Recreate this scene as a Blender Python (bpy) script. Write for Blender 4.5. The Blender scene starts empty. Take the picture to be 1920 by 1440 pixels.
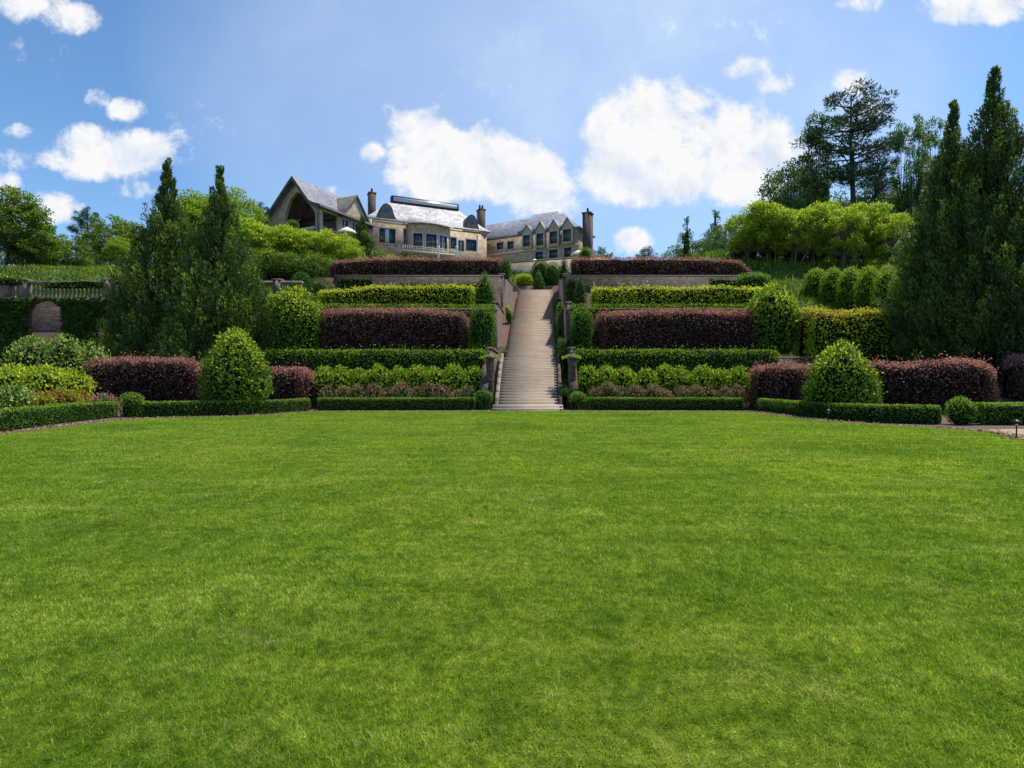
import bpy, math, random
import numpy as np
from mathutils import Vector
R = np.random.default_rng(7)
PI = math.pi
F = 1066.67          # focal length of the photograph in pixels of its 1920 px width
CH = 1.5             # eye height
scene = bpy.context.scene
col = scene.collection

# ------------------------------------------------------------------ helpers
def at(px, py, Y):
    return ((px-960)/F*Y, Y, CH+(720-py)/F*Y)
def PX(px, Y): return (px-960)/F*Y
def PZ(py, Y): return CH+(720-py)/F*Y
def nrm(a):
    return a/np.maximum(np.linalg.norm(a, axis=-1, keepdims=True), 1e-9)

class Geo:
    def __init__(s): s.V=[]; s.n=0; s.F=[]; s.M=[]
    def add(s, v, f, m=0):
        v=np.asarray(v,float).reshape(-1,3); f=np.asarray(f,int)
        s.V.append(v); s.F.append(f+s.n); s.M.append(np.full(len(f),m) if np.isscalar(m) else np.asarray(m)); s.n+=len(v)
    def box(s, x0,x1,y0,y1,z0,z1, m=0, fr=None):
        v=np.array([(x,y,z) for z in (z0,z1) for y in (y0,y1) for x in (x0,x1)],float)
        if fr: v=fr.w(v)
        s.add(v,[(0,2,3,1),(4,5,7,6),(0,1,5,4),(2,6,7,3),(0,4,6,2),(1,3,7,5)],m)
    def tube(s, pts, rad, n=8, m=0, cap=True):
        pts=np.asarray(pts,float); k=len(pts); rad=np.ones(k)*rad
        T=nrm(np.gradient(pts,axis=0)); V=[]
        for i in range(k):
            a=np.array([1.,0,0]) if abs(T[i][0])<.8 else np.array([0,1.,0])
            u=np.cross(T[i],a); u/=np.linalg.norm(u); w=np.cross(T[i],u)
            an=np.arange(n)*2*PI/n
            V.append(pts[i]+rad[i]*(np.cos(an)[:,None]*u+np.sin(an)[:,None]*w))
        V=np.concatenate(V); f=[]
        for i in range(k-1):
            for j in range(n):
                f.append((i*n+j,i*n+(j+1)%n,(i+1)*n+(j+1)%n,(i+1)*n+j))
        s.add(V,f,m)
        if cap and n==4:
            pass
        if cap:
            c=np.array([pts[-1]+T[-1]*rad[-1]*.3]); b=V[(k-1)*n:]
            s.add(np.concatenate([b,c]),[(j,(j+1)%n,n) for j in range(n)],m)
            b=V[:n]; c=np.array([pts[0]])
            s.add(np.concatenate([b,c]),[((j+1)%n,j,n) for j in range(n)],m)
    def lathe(s, prof, x,y,z, n=16, m=0, sx=1, sy=1):
        V=[];f=[]
        for r,h in prof:
            an=np.arange(n)*2*PI/n
            V.append(np.stack([x+sx*r*np.cos(an),y+sy*r*np.sin(an),np.full(n,z+h)],1))
        k=len(prof)
        for i in range(k-1):
            for j in range(n): f.append((i*n+j,i*n+(j+1)%n,(i+1)*n+(j+1)%n,(i+1)*n+j))
        s.add(np.concatenate(V),f,m)
    def prism(s, poly, d, m=0):      # poly: list of 3D points (planar), d: extrusion vector
        p=np.asarray(poly,float); n=len(p); v=np.concatenate([p,p+np.asarray(d,float)])
        s.add(v,[(j,(j+1)%n,n+(j+1)%n,n+j) for j in range(n)],m)
        from mathutils.geometry import tessellate_polygon
        t=tessellate_polygon([[Vector(q) for q in p]])
        s.add(v,[tuple(a) for a in t],m); s.add(v,[(a[0]+n,a[2]+n,a[1]+n) for a in t],m)
    def sheet(s, grid, m=0):         # grid (a,b,3)
        a,b,_=grid.shape; i=np.arange(a*b).reshape(a,b)
        f=np.stack([i[:-1,:-1],i[1:,:-1],i[1:,1:],i[:-1,1:]],-1).reshape(-1,4)
        s.add(grid.reshape(-1,3),f,m)
    def leaves(s, P, D, L, W, m=0, Nrm=None):
        n=len(P); D=nrm(D)
        if Nrm is None: Nrm=R.normal(size=(n,3))
        S=nrm(np.cross(D,Nrm+R.normal(size=(n,3))*.35))
        L=np.asarray(L).reshape(-1,1)*R.uniform(.65,1.3,(n,1)); W=np.asarray(W).reshape(-1,1)*R.uniform(.7,1.25,(n,1))
        v=np.stack([P,P+D*L*.45+S*W*.5,P+D*L,P+D*L*.45-S*W*.5],1).reshape(-1,3)
        s.add(v,np.arange(4*n).reshape(n,4),m)
    def build(s, name, mats, loc=(0,0,0), parent=None, smooth=False):
        V=np.concatenate(s.V)-np.asarray(loc,float)
        me=bpy.data.meshes.new(name); me.vertices.add(len(V)); me.vertices.foreach_set('co',V.astype(np.float32).ravel())
        sizes=np.concatenate([np.full(len(f),f.shape[1]) for f in s.F]); loops=np.concatenate([f.ravel() for f in s.F])
        me.loops.add(len(loops)); me.loops.foreach_set('vertex_index',loops.astype(np.int32))
        me.polygons.add(len(sizes)); st=np.concatenate([[0],np.cumsum(sizes)[:-1]])
        me.polygons.foreach_set('loop_start',st.astype(np.int32)); me.polygons.foreach_set('loop_total',sizes.astype(np.int32))
        me.polygons.foreach_set('material_index',np.concatenate(s.M).astype(np.int32))
        if smooth: me.polygons.foreach_set('use_smooth',np.ones(len(sizes),bool))
        for mt in (mats if isinstance(mats,(list,tuple)) else [mats]): me.materials.append(mt)
        me.update(calc_edges=True)
        o=bpy.data.objects.new(name,me); col.objects.link(o)
        if parent is not None: o.parent=parent
        else: o.location=loc
        return o

class Frame:                         # local facade frame: u along the facade, v away from the viewer
    def __init__(s,x,y,deg): s.x=x;s.y=y;a=math.radians(deg);s.c=math.cos(a);s.s=math.sin(a)
    def w(s,v):
        v=np.asarray(v,float); o=v.copy()
        o[...,0]=s.x+v[...,0]*s.c-v[...,1]*s.s; o[...,1]=s.y+v[...,0]*s.s+v[...,1]*s.c
        return o
    def u(s,px,v=0):                 # u where image column px meets the plane v
        k=(px-960)/F; X0=s.x-v*s.s; Y0=s.y+v*s.c
        return (k*Y0-X0)/(s.c-k*s.s)
    def z(s,px,py,v=0):
        Y=s.y+s.u(px,v)*s.s+v*s.c
        return PZ(py,Y)

def tag(o,label=None,cat=None,group=None,kind=None):
    if label: o['label']=label
    if cat: o['category']=cat
    if group: o['group']=group
    if kind: o['kind']=kind
    return o
def empty(name,loc,label,cat,group=None):
    o=bpy.data.objects.new(name,None); o.empty_display_size=.3; col.objects.link(o); o.location=loc
    return tag(o,label,cat,group)
def dup(o,loc,rz=0,sc=(1,1,1),label=None):
    c=o.copy(); col.objects.link(c); c.location=loc; c.rotation_euler=(0,0,rz); c.scale=sc
    if label: c['label']=label
    for ch in list(o.children):
        d=ch.copy(); col.objects.link(d); d.parent=c
        for g in list(ch.children):
            e=g.copy(); col.objects.link(e); e.parent=d
    return c

# ------------------------------------------------------------------ materials
def newmat(name):
    m=bpy.data.materials.new(name); m.use_nodes=True; nt=m.node_tree; b=nt.nodes['Principled BSDF']
    return m,nt,nt.nodes,nt.links,b
def ramp(nt,stops,fac):
    r=nt.nodes.new('ShaderNodeValToRGB'); e=r.color_ramp.elements
    while len(e)<len(stops): e.new(.5)
    for i,(p,c) in enumerate(stops): e[i].position=p; e[i].color=(*c,1)
    nt.links.new(fac,r.inputs['Fac']); return r.outputs['Color']
def noise(nt,scale,detail=4,rough=.6,vec=None,dist=0):
    n=nt.nodes.new('ShaderNodeTexNoise'); n.inputs['Scale'].default_value=scale; n.inputs['Detail'].default_value=detail
    n.inputs['Roughness'].default_value=rough; n.inputs['Distortion'].default_value=dist
    if vec is not None: nt.links.new(vec,n.inputs['Vector'])
    return n.outputs['Fac']
def coords(nt,scale=None,rot=None):
    g=nt.nodes.new('ShaderNodeNewGeometry').outputs['Position']
    if scale or rot:
        mp=nt.nodes.new('ShaderNodeMapping'); nt.links.new(g,mp.inputs['Vector'])
        if scale: mp.inputs['Scale'].default_value=scale
        if rot: mp.inputs['Rotation'].default_value=rot
        g=mp.outputs['Vector']
    return g
def mixc(nt,a,b,fac,mode='MIX'):
    m=nt.nodes.new('ShaderNodeMix'); m.data_type='RGBA'; m.blend_type=mode
    for i,v in ((6,a),(7,b)):
        if isinstance(v,tuple): m.inputs[i].default_value=(*v,1)
        else: nt.links.new(v,m.inputs[i])
    if isinstance(fac,(int,float)): m.inputs[0].default_value=fac
    else: nt.links.new(fac,m.inputs[0])
    return m.outputs[2]
def bump(nt,b,h,strength=.4,dist=.05):
    n=nt.nodes.new('ShaderNodeBump'); n.inputs['Strength'].default_value=strength; n.inputs['Distance'].default_value=dist
    nt.links.new(h,n.inputs['Height']); nt.links.new(n.outputs['Normal'],b.inputs['Normal'])
def leafmat(name,cols,transl=.32,rough=.5,spec=.25,patch=None,pscale=.35):
    cols=[(a*2.0,b_*2.05,c_*1.6) if b_>a*.9 else (a*1.95,b_*1.8,c_*1.8) for a,b_,c_ in cols]; cols=[tuple(min(v,.55) for v in c_) for c_ in cols]; spec=min(spec,.22)*.5
    m,nt,N,L,b=newmat(name)
    g=N.new('ShaderNodeNewGeometry')
    k=len(cols); c=ramp(nt,[(i/(k-1),cols[i]) for i in range(k)],g.outputs['Random Per Island'])
    if patch:
        p=ramp(nt,[(.42,(0,0,0)),(.66,(1,1,1))],noise(nt,pscale,4,.6,coords(nt)))
        c=mixc(nt,c,patch,mixc(nt,(0,0,0),p,.75))
    L.new(c,b.inputs['Base Color']); b.inputs['Roughness'].default_value=rough; b.inputs['Specular IOR Level'].default_value=spec
    t=N.new('ShaderNodeBsdfTranslucent'); L.new(mixc(nt,c,(1.25,1.3,.75),1,'MULTIPLY'),t.inputs['Color'])
    mx=N.new('ShaderNodeMixShader'); mx.inputs[0].default_value=transl
    L.new(b.outputs[0],mx.inputs[1]); L.new(t.outputs[0],mx.inputs[2]); L.new(mx.outputs[0],N['Material Output'].inputs['Surface'])
    return m
def flat(name,c,rough=.6,var=.25,scale=3,spec=.3,metal=0,bmp=0):
    m,nt,N,L,b=newmat(name)
    n=noise(nt,scale,5,.65,coords(nt))
    c1=tuple(x*(1-var) for x in c); c2=tuple(min(1,x*(1+var)) for x in c)
    L.new(ramp(nt,[(.3,c1),(.7,c2)],n),b.inputs['Base Color'])
    b.inputs['Roughness'].default_value=rough; b.inputs['Specular IOR Level'].default_value=spec; b.inputs['Metallic'].default_value=metal
    if bmp: bump(nt,b,n,.6,bmp)
    return m
def stone(name,cols,mortar,sx=1.,scale=2.2,rough=.85,zs=1.8):
    m,nt,N,L,b=newmat(name)
    v=N.new('ShaderNodeTexVoronoi'); v.inputs['Scale'].default_value=scale; L.new(coords(nt,(1,1,zs)),v.inputs['Vector'])
    sep=N.new('ShaderNodeSeparateColor'); L.new(v.outputs['Color'],sep.inputs[0])
    k=len(cols); c=ramp(nt,[(i/(k-1),cols[i]) for i in range(k)],sep.outputs[0])
    v2=N.new('ShaderNodeTexVoronoi'); v2.feature='DISTANCE_TO_EDGE'; v2.inputs['Scale'].default_value=scale; L.new(coords(nt,(1,1,zs)),v2.inputs['Vector'])
    e=ramp(nt,[(.0,(0,0,0)),(.07,(1,1,1))],v2.outputs['Distance'])
    c=mixc(nt,mortar,c,e)
    n=noise(nt,1.3,6,.7,coords(nt)); c=mixc(nt,c,ramp(nt,[(.3,(.55,.55,.52)),(.7,(1.15,1.12,1.08))],n),1,'MULTIPLY')
    L.new(c,b.inputs['Base Color']); b.inputs['Roughness'].default_value=rough; bump(nt,b,e,.5,.03)
    return m
M={}
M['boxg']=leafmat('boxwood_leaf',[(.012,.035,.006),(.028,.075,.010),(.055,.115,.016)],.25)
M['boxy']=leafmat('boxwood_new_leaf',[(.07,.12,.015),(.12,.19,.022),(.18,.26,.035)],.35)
M['boxcore']=flat('boxwood_twig_core',(.010,.018,.006),.9,.4,6,0.0)  # dark solid core for the inner twigs, added to block light through foliage
M['pur']=leafmat('purple_shrub_leaf',[(.022,.013,.014),(.050,.022,.024),(.080,.034,.034),(.058,.048,.026),(.035,.040,.018)],.22,.45)
M['pury']=leafmat('purple_shrub_new_leaf',[(.18,.060,.072),(.27,.095,.105),(.18,.12,.080),(.33,.16,.155)],.38)
M['purcore']=flat('purple_shrub_twig_core',(.014,.009,.008),.9,.4,6,0.0)  # same added light-blocking core, in purple brown
M['yel']=leafmat('golden_shrub_leaf',[(.06,.11,.010),(.13,.20,.015),(.24,.31,.022)],.35)
M['yely']=leafmat('golden_shrub_new_leaf',[(.25,.32,.020),(.36,.40,.030),(.48,.46,.05)],.42)
M['org']=leafmat('orange_shrub_new_leaf',[(.26,.25,.03),(.32,.24,.035),(.26,.15,.03),(.25,.28,.04)],.42)
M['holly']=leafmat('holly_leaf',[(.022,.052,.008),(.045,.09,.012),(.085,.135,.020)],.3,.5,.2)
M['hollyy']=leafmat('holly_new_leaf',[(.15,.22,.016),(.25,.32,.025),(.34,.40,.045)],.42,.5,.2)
M['conif']=leafmat('cedar_leaf',[(.015,.030,.012),(.031,.056,.018),(.056,.090,.026)],.18,.6)
M['conify']=leafmat('cedar_new_leaf',[(.065,.10,.018),(.105,.145,.026),(.15,.19,.035)],.28,.55)
M['pine']=leafmat('pine_needles',[(.014,.032,.022),(.024,.050,.030),(.042,.070,.036)],.12,.6)
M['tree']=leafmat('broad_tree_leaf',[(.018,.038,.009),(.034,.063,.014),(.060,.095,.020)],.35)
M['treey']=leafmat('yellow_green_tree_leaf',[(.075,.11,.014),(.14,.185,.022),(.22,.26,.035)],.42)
M['myr']=leafmat('myrtle_leaf',[(.045,.08,.012),(.10,.16,.016),(.19,.25,.022)],.38)
M['myry']=leafmat('myrtle_top_leaf',[(.20,.26,.018),(.32,.36,.025),(.40,.34,.04)],.45)
M['bluet']=leafmat('blue_green_tree_leaf',[(.03,.06,.035),(.05,.09,.045),(.09,.14,.06)],.3)
M['rose']=leafmat('rose_bush_leaf',[(.025,.055,.018),(.05,.09,.028),(.08,.12,.045),(.15,.11,.08)],.28)
M['flower']=leafmat('pink_red_flower_petal',[(.20,.12,.09),(.34,.08,.08),(.46,.08,.07),(.38,.20,.18)],.3)
M['redl']=leafmat('red_shrub_leaf',[(.16,.02,.012),(.34,.045,.022),(.14,.10,.03),(.09,.11,.02)],.35)
M['pale']=leafmat('pale_plant_leaf',[(.10,.15,.04),(.20,.25,.08),(.30,.34,.13)],.35)
M['ivy']=leafmat('ivy_leaf',[(.015,.034,.010),(.030,.060,.014),(.055,.095,.020)],.2,.4,.4)
M['bark']=flat('tree_bark',(.055,.042,.033),.95,.4,4,bmp=.03)
M['barkg']=flat('myrtle_bark',(.14,.11,.085),.85,.35,4,bmp=.02)
M['wallst']=stone('garden_wall_stone',[(.070,.046,.034),(.13,.085,.06),(.095,.072,.056),(.17,.125,.092)],(.045,.034,.026),scale=3.2)
M['coping']=flat('pale_coping_stone',(.22,.175,.135),.85,.3,2.5,bmp=.01)
M['house']=stone('mansion_stone',[(.46,.34,.23),(.60,.46,.32),(.55,.39,.28),(.68,.55,.40)],(.52,.43,.33),scale=1.6)
M['brick']=stone('chimney_brick',[(.09,.055,.045),(.14,.08,.06),(.11,.08,.07)],(.08,.06,.05),scale=4,zs=3)
M['trim']=flat('carved_limestone_trim',(.66,.58,.47),.75,.12,2)
M['cream']=flat('cream_canvas',(.78,.70,.50),.8,.05,2)
M['white']=flat('white_paint',(.80,.79,.76),.5,.04,2)
M['dark']=flat('dark_window_frame',(.03,.035,.04),.5,.2,4)
M['darkm']=flat('black_metal',(.02,.02,.02),.45,.2,4,metal=.6)
M['wood']=flat('porch_dark_timber',(.16,.095,.07),.8,.3,3)
M['curtain']=flat('pale_window_blind',(.55,.60,.62),.8,.1,2)
# glass
m,nt,N,L,b=newmat('window_glass'); b.inputs['Base Color'].default_value=(.035,.055,.075,1); b.inputs['Roughness'].default_value=.06; b.inputs['Specular IOR Level'].default_value=.9; M['glass']=m
# slate roof; sun sheen on the main block put into this pale colour
m,nt,N,L,b=newmat('sunlit_slate')
br=N.new('ShaderNodeTexVoronoi'); br.inputs['Scale'].default_value=2.4; L.new(coords(nt,(1,1,2.)),br.inputs['Vector'])
sp=N.new('ShaderNodeSeparateColor'); L.new(br.outputs['Color'],sp.inputs[0])
c=ramp(nt,[(0,(.295,.29,.295)),(.5,(.50,.48,.465)),(1,(.64,.60,.56))],sp.outputs[0])
c=mixc(nt,c,ramp(nt,[(.35,(.75,.75,.78)),(.65,(1.1,1.08,1.05))],noise(nt,.35,6,.7,coords(nt,(1,1,.4)))),1,'MULTIPLY')
L.new(c,b.inputs['Base Color']); b.inputs['Roughness'].default_value=.7; b.inputs['Specular IOR Level'].default_value=.2; M['slate']=m
m2=M['slate'].copy(); m2.name='grey_slate'
for n_ in m2.node_tree.nodes:
    if n_.type=='VALTORGB' and n_.color_ramp.elements[0].color[0]<.3:
        for e_,c_ in zip(n_.color_ramp.elements,((.15,.155,.185),(.21,.215,.245),(.28,.275,.30))): e_.color=(*c_,1)
    if n_.type=='BSDF_PRINCIPLED': n_.inputs['Roughness'].default_value=.65; n_.inputs['Specular IOR Level'].default_value=.3
M['slateg']=m2
m3=M['slate'].copy(); m3.name='lavender_slate'
for n_ in m3.node_tree.nodes:
    if n_.type=='VALTORGB' and n_.color_ramp.elements[0].color[0]<.3:
        for e_,c_ in zip(n_.color_ramp.elements,((.17,.165,.19),(.23,.22,.25),(.30,.285,.29))): e_.color=(*c_,1)
M['slatem']=m3
M['slated']=flat('weathered_slate',(.10,.095,.085),.7,.35,1.5)
# stair stone; risers darker than treads, nosing shadow put into the colour
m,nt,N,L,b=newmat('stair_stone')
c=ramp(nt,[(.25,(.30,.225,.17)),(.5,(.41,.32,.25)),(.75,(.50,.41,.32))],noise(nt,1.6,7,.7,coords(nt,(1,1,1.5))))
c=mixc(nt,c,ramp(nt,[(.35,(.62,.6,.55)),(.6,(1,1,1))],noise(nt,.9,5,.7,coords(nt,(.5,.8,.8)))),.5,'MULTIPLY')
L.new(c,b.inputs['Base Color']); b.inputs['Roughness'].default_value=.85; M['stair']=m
M['tread']=flat('stair_tread_stone',(.66,.54,.43),.8,.12,.8)
# ground mulch
m,nt,N,L,b=newmat('bark_mulch')
n=noise(nt,9,8,.8,coords(nt)); c=ramp(nt,[(.3,(.035,.02,.014)),(.52,(.12,.07,.045)),(.72,(.26,.17,.12))],n)
L.new(c,b.inputs['Base Color']); b.inputs['Roughness'].default_value=.95; bump(nt,b,n,.8,.06); M['mulch']=m
m,nt,N,L,b=newmat('rough_bank_grass')
n=noise(nt,2.2,8,.75,coords(nt)); c=ramp(nt,[(.3,(.030,.060,.012)),(.55,(.07,.12,.022)),(.75,(.13,.17,.04))],n)
L.new(c,b.inputs['Base Color']); b.inputs['Roughness'].default_value=.95; bump(nt,b,n,.8,.1); M['bank']=m
# lawn soil/thatch and blades
def lawncol(nt,base):
    p1=noise(nt,.28,5,.62,coords(nt),.6); p2=noise(nt,2.9,6,.78,coords(nt,(1,.75,1)),.5); p3=noise(nt,.8,5,.65,coords(nt,(.30,2.3,1),(0,0,.25)),1.5); p4=noise(nt,14,4,.75,coords(nt)); p5=noise(nt,1.1,3,.5,coords(nt),.3)
    c=mixc(nt,base,ramp(nt,[(.36,(.78,.86,.85)),(.5,(1,1,1)),(.68,(1.2,1.09,1.15))],p1),1,'MULTIPLY')
    c=mixc(nt,c,ramp(nt,[(.36,(.70,.77,.8)),(.5,(1,1,1)),(.64,(1.28,1.16,1.45))],p2),1,'MULTIPLY')
    c=mixc(nt,c,ramp(nt,[(.40,(.84,.9,.9)),(.5,(1,1,1)),(.62,(1.18,1.10,1.4))],p3),1,'MULTIPLY')
    c=mixc(nt,c,ramp(nt,[(.36,(.62,.68,.66)),(.5,(1,1,1)),(.64,(1.32,1.25,1.5))],p4),1,'MULTIPLY')
    c=mixc(nt,c,ramp(nt,[(.62,(1,1,1)),(.74,(1.35,1.08,2.2))],p5),1,'MULTIPLY')
    return c
m,nt,N,L,b=newmat('lawn_thatch'); b.inputs['Specular IOR Level'].default_value=0
c=ramp(nt,[(.3,(.04,.065,.005)),(.7,(.10,.14,.010))],noise(nt,22,6,.7,coords(nt)))
L.new(lawncol(nt,c),b.inputs['Base Color']); b.inputs['Roughness'].default_value=.95; M['lawn']=m
m,nt,N,L,b=newmat('grass_blade')
g=N.new('ShaderNodeNewGeometry')
c=ramp(nt,[(0,(.105,.185,.014)),(.4,(.235,.38,.028)),(.8,(.365,.52,.048)),(.95,(.48,.57,.10)),(1,(.64,.60,.26))],g.outputs['Random Per Island'])
c=lawncol(nt,c); L.new(c,b.inputs['Base Color']); b.inputs['Roughness'].default_value=.7; b.inputs['Specular IOR Level'].default_value=.0
t=N.new('ShaderNodeBsdfTranslucent'); L.new(mixc(nt,c,(1.2,1.25,.7),1,'MULTIPLY'),t.inputs['Color']); mx=N.new('ShaderNodeMixShader'); mx.inputs[0].default_value=.45
L.new(b.outputs[0],mx.inputs[1]); L.new(t.outputs[0],mx.inputs[2]); L.new(mx.outputs[0],N['Material Output'].inputs['Surface']); M['blade']=m
M['path']=flat('pale_path_stone',(.34,.235,.14),.85,.2,1.5,bmp=.01)

# ------------------------------------------------------------------ terrain
def xc(y): return 1.03+(np.asarray(y)-34.2)*.0565
SY=[31.2,31.9,32.8,37.0,38.4,46.5,47.9,56,57,59.5,61.2]
SZ=[0,.33,.33,3.2,3.2,6.7,6.7,10.2,10.2,11.3,11.3]
def sz(y): return np.interp(y,SY,SZ)
CW=2.45
W1,W2,W3=36.0,41.0,47.0
LW=42.0
def hgt(x,y):
    x=np.asarray(x,float); y=np.asarray(y,float)
    c=np.interp(y,[31,33.3,35.9,36,40.9,41,46.9,47,50,60,64,70,79,83,88,130,300,1500],[0,.05,1.0,3.2,3.4,7.0,7.1,10.3,10.5,12,12.4,14.5,16.5,18.8,20.2,21,18,10])
    l=np.interp(y,[18,26,32,41.9,42,46,55,62,75,90,130,300,1500],[0,.05,.7,1.6,7.8,8.2,12.6,13.3,15,17,20,18,10])
    r=np.interp(y,[20,24,30,36,38,46,50,56,63,75,90,130,300,1500],[0,.1,.8,2.5,3.9,7.3,9,13,15.6,17,17.5,19,18,10])
    wl=np.clip((-16.6-x)/1.0,0,1); wr=np.clip((x-19.5)/2.0,0,1)
    z=c*(1-wl)*(1-wr)+l*wl+r*wr
    inc=(np.abs(x-xc(y))<CW+.2)&(y>30.5)&(y<61)
    z=np.where(inc,np.minimum(z,sz(y)-.15),z)
    rr=np.where(y>60,np.sin(x*.13+y*.07)*.5+np.sin(x*.05-y*.11)*.6,0)*np.clip((y-60)/20,0,1)
    return z+rr
def H(x,y): return float(hgt(x,y))
xs=np.unique(np.concatenate([np.linspace(-900,-120,14),np.linspace(-120,-32,30),np.arange(-32,36,.3),np.linspace(36,120,30),np.linspace(120,900,14)]))
ys=np.unique(np.concatenate([np.linspace(-200,8,12),np.arange(8,30,1.),np.arange(30,62,.25),np.arange(62,130,2),np.linspace(130,1500,20)]))
XX,YY=np.meshgrid(xs,ys,indexing='ij'); ZZ=hgt(XX,YY)
g=Geo(); g.sheet(np.stack([XX,YY,ZZ-.02],-1))
cx=(XX[:-1,:-1]+XX[1:,1:])/2; cy=(YY[:-1,:-1]+YY[1:,1:])/2
g.M[0]=np.where(((cy<LW)&(cx<-16.5))|((cy<61)&(cx>-17)&(cx<21))|((cy<38)&(cx>20)),0,1).reshape(-1)
g.F[0]=g.F[0][:,::-1]
tag(g.build('ground',[M['mulch'],M['bank']]),kind='structure')

LAWN=np.array([(-24,-8),(-20,6),(-16.2,12),(-14.9,15.6),(-15.3,19),(-16.0,22),(-15.9,24.3),(-14.3,25.2),(-12.4,25.8),(-11.4,27.5),(-10.9,30.1),(-9.5,30.7),(-4,30.8),(-1.1,30.95),(3.1,30.95),(8,30.8),(12.1,30.7),(12.7,29.2),(12.5,26.5),(12.4,24.4),(12.7,21.5),(13.9,19.7),(14.8,18.25),(14.2,16.5),(13.2,14.6),(13.6,11),(17,5),(24,-8)],float)
def inpoly(x,y,P):
    ins=np.zeros(len(x),bool); n=len(P)
    for i in range(n):
        x0,y0=P[i]; x1,y1=P[(i+1)%n]
        c=((y0>y)!=(y1>y))&(x<(x1-x0)*(y-y0)/((y1-y0)+1e-12)+x0); ins^=c
    return ins
def smoothpoly(P,k=2):
    for _ in range(k):
        Q=np.roll(P,-1,0); P=np.stack([P*.75+Q*.25,P*.25+Q*.75],1).reshape(-1,2)
    return P
LS=smoothpoly(LAWN,3)
LS=LS+np.stack([np.sin(LS[:,1]*7+LS[:,0]*3)*.05+R.uniform(-.04,.04,len(LS)),np.sin(LS[:,0]*6.1)*.05+R.uniform(-.04,.04,len(LS))],1)
g=Geo(); g.prism([(x,y,-.01) for x,y in LS],(0,0,.03)); tag(g.build('lawn',M['lawn']),kind='structure')
PP=[(14.95,18.2),(19,18.9),(28,18.6),(28,12.5),(14.4,12.0),(13.3,14.5),(14.3,16.5)]
g=Geo(); g.prism([(x,y,-.01) for x,y in PP],(0,0,.05)); tag(g.build('path',M['path']),kind='structure')
# grass blades
g=Geo()
for (y0,y1,den,wd,ht) in [(1.2,3.6,16000,.0042,.032),(3.6,6,10000,.0056,.034),(6,10,5200,.008,.036),(10,16,2300,.012,.038),(16,23,1150,.018,.040),(23,31.2,750,.024,.042)]:
    xm=min(y1*1.05+2,18); n=int(den*2*xm*(y1-y0)); x=R.uniform(-xm,xm,n); y=R.uniform(y0,y1,n)
    k=inpoly(x,y,LS)&(np.abs(x)<y*1.05+2); x=x[k];y=y[k];n=len(x)
    fx=np.sin(x*1.9+np.sin(y*2.3)*1.4+y*.4)+np.sin(x*.8-y*1.3); fy=np.sin(y*1.7+np.sin(x*2.9)*1.5)+np.cos(x*1.3+y*.9)
    az=R.uniform(0,2*PI,n); tl=R.uniform(.25,1.35,n)
    D=np.stack([np.cos(az)*tl+fx*.22,np.sin(az)*tl+fy*.22,np.ones(n)],1); D=nrm(D)
    hh=ht*R.uniform(.55,1.3,n)*(1+.12*np.sin(x*2.1+y*1.1)); B=np.stack([x,y,np.full(n,.015)],1)
    a2=R.uniform(0,2*PI,n); S=np.stack([np.cos(a2),np.sin(a2),0*a2],1)*(wd*R.uniform(.7,1.3,n)*.5)[:,None]
    v=np.stack([B-S,B+S,B+D*hh[:,None]],1).reshape(-1,3); g.add(v,np.arange(3*n).reshape(n,3))
tag(g.build('lawn_grass',M['blade']),'short mown green grass blades covering the whole lawn','grass',kind='stuff')

n=26000; k=R.integers(0,len(LS),n); nx=np.roll(LS,-1,0); f=R.uniform(0,1,n)[:,None]; P=LS[k]*(1-f)+nx[k]*f; P=P+R.normal(size=(n,2))*.32
o_=(P[:,1]>14)&(~inpoly(P[:,0],P[:,1],LS)|(R.uniform(size=n)<.05)); P=P[o_]; n=len(P)
g=Geo(); g.leaves(np.stack([P[:,0],P[:,1],np.full(n,.035)+R.uniform(0,.02,n)],1),np.stack([R.normal(size=n),R.normal(size=n),R.normal(size=n)*.15],1),.07,.035,0,np.tile([0,0,1.],(n,1)))
tag(g.build('mulch_chips',leafmat('bark_chip',[(.03,.018,.012),(.09,.05,.034),(.17,.115,.08),(.26,.2,.15)],.0,.9)),'loose bark chips and fallen leaves along the lawn edge','mulch',kind='stuff')
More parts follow.
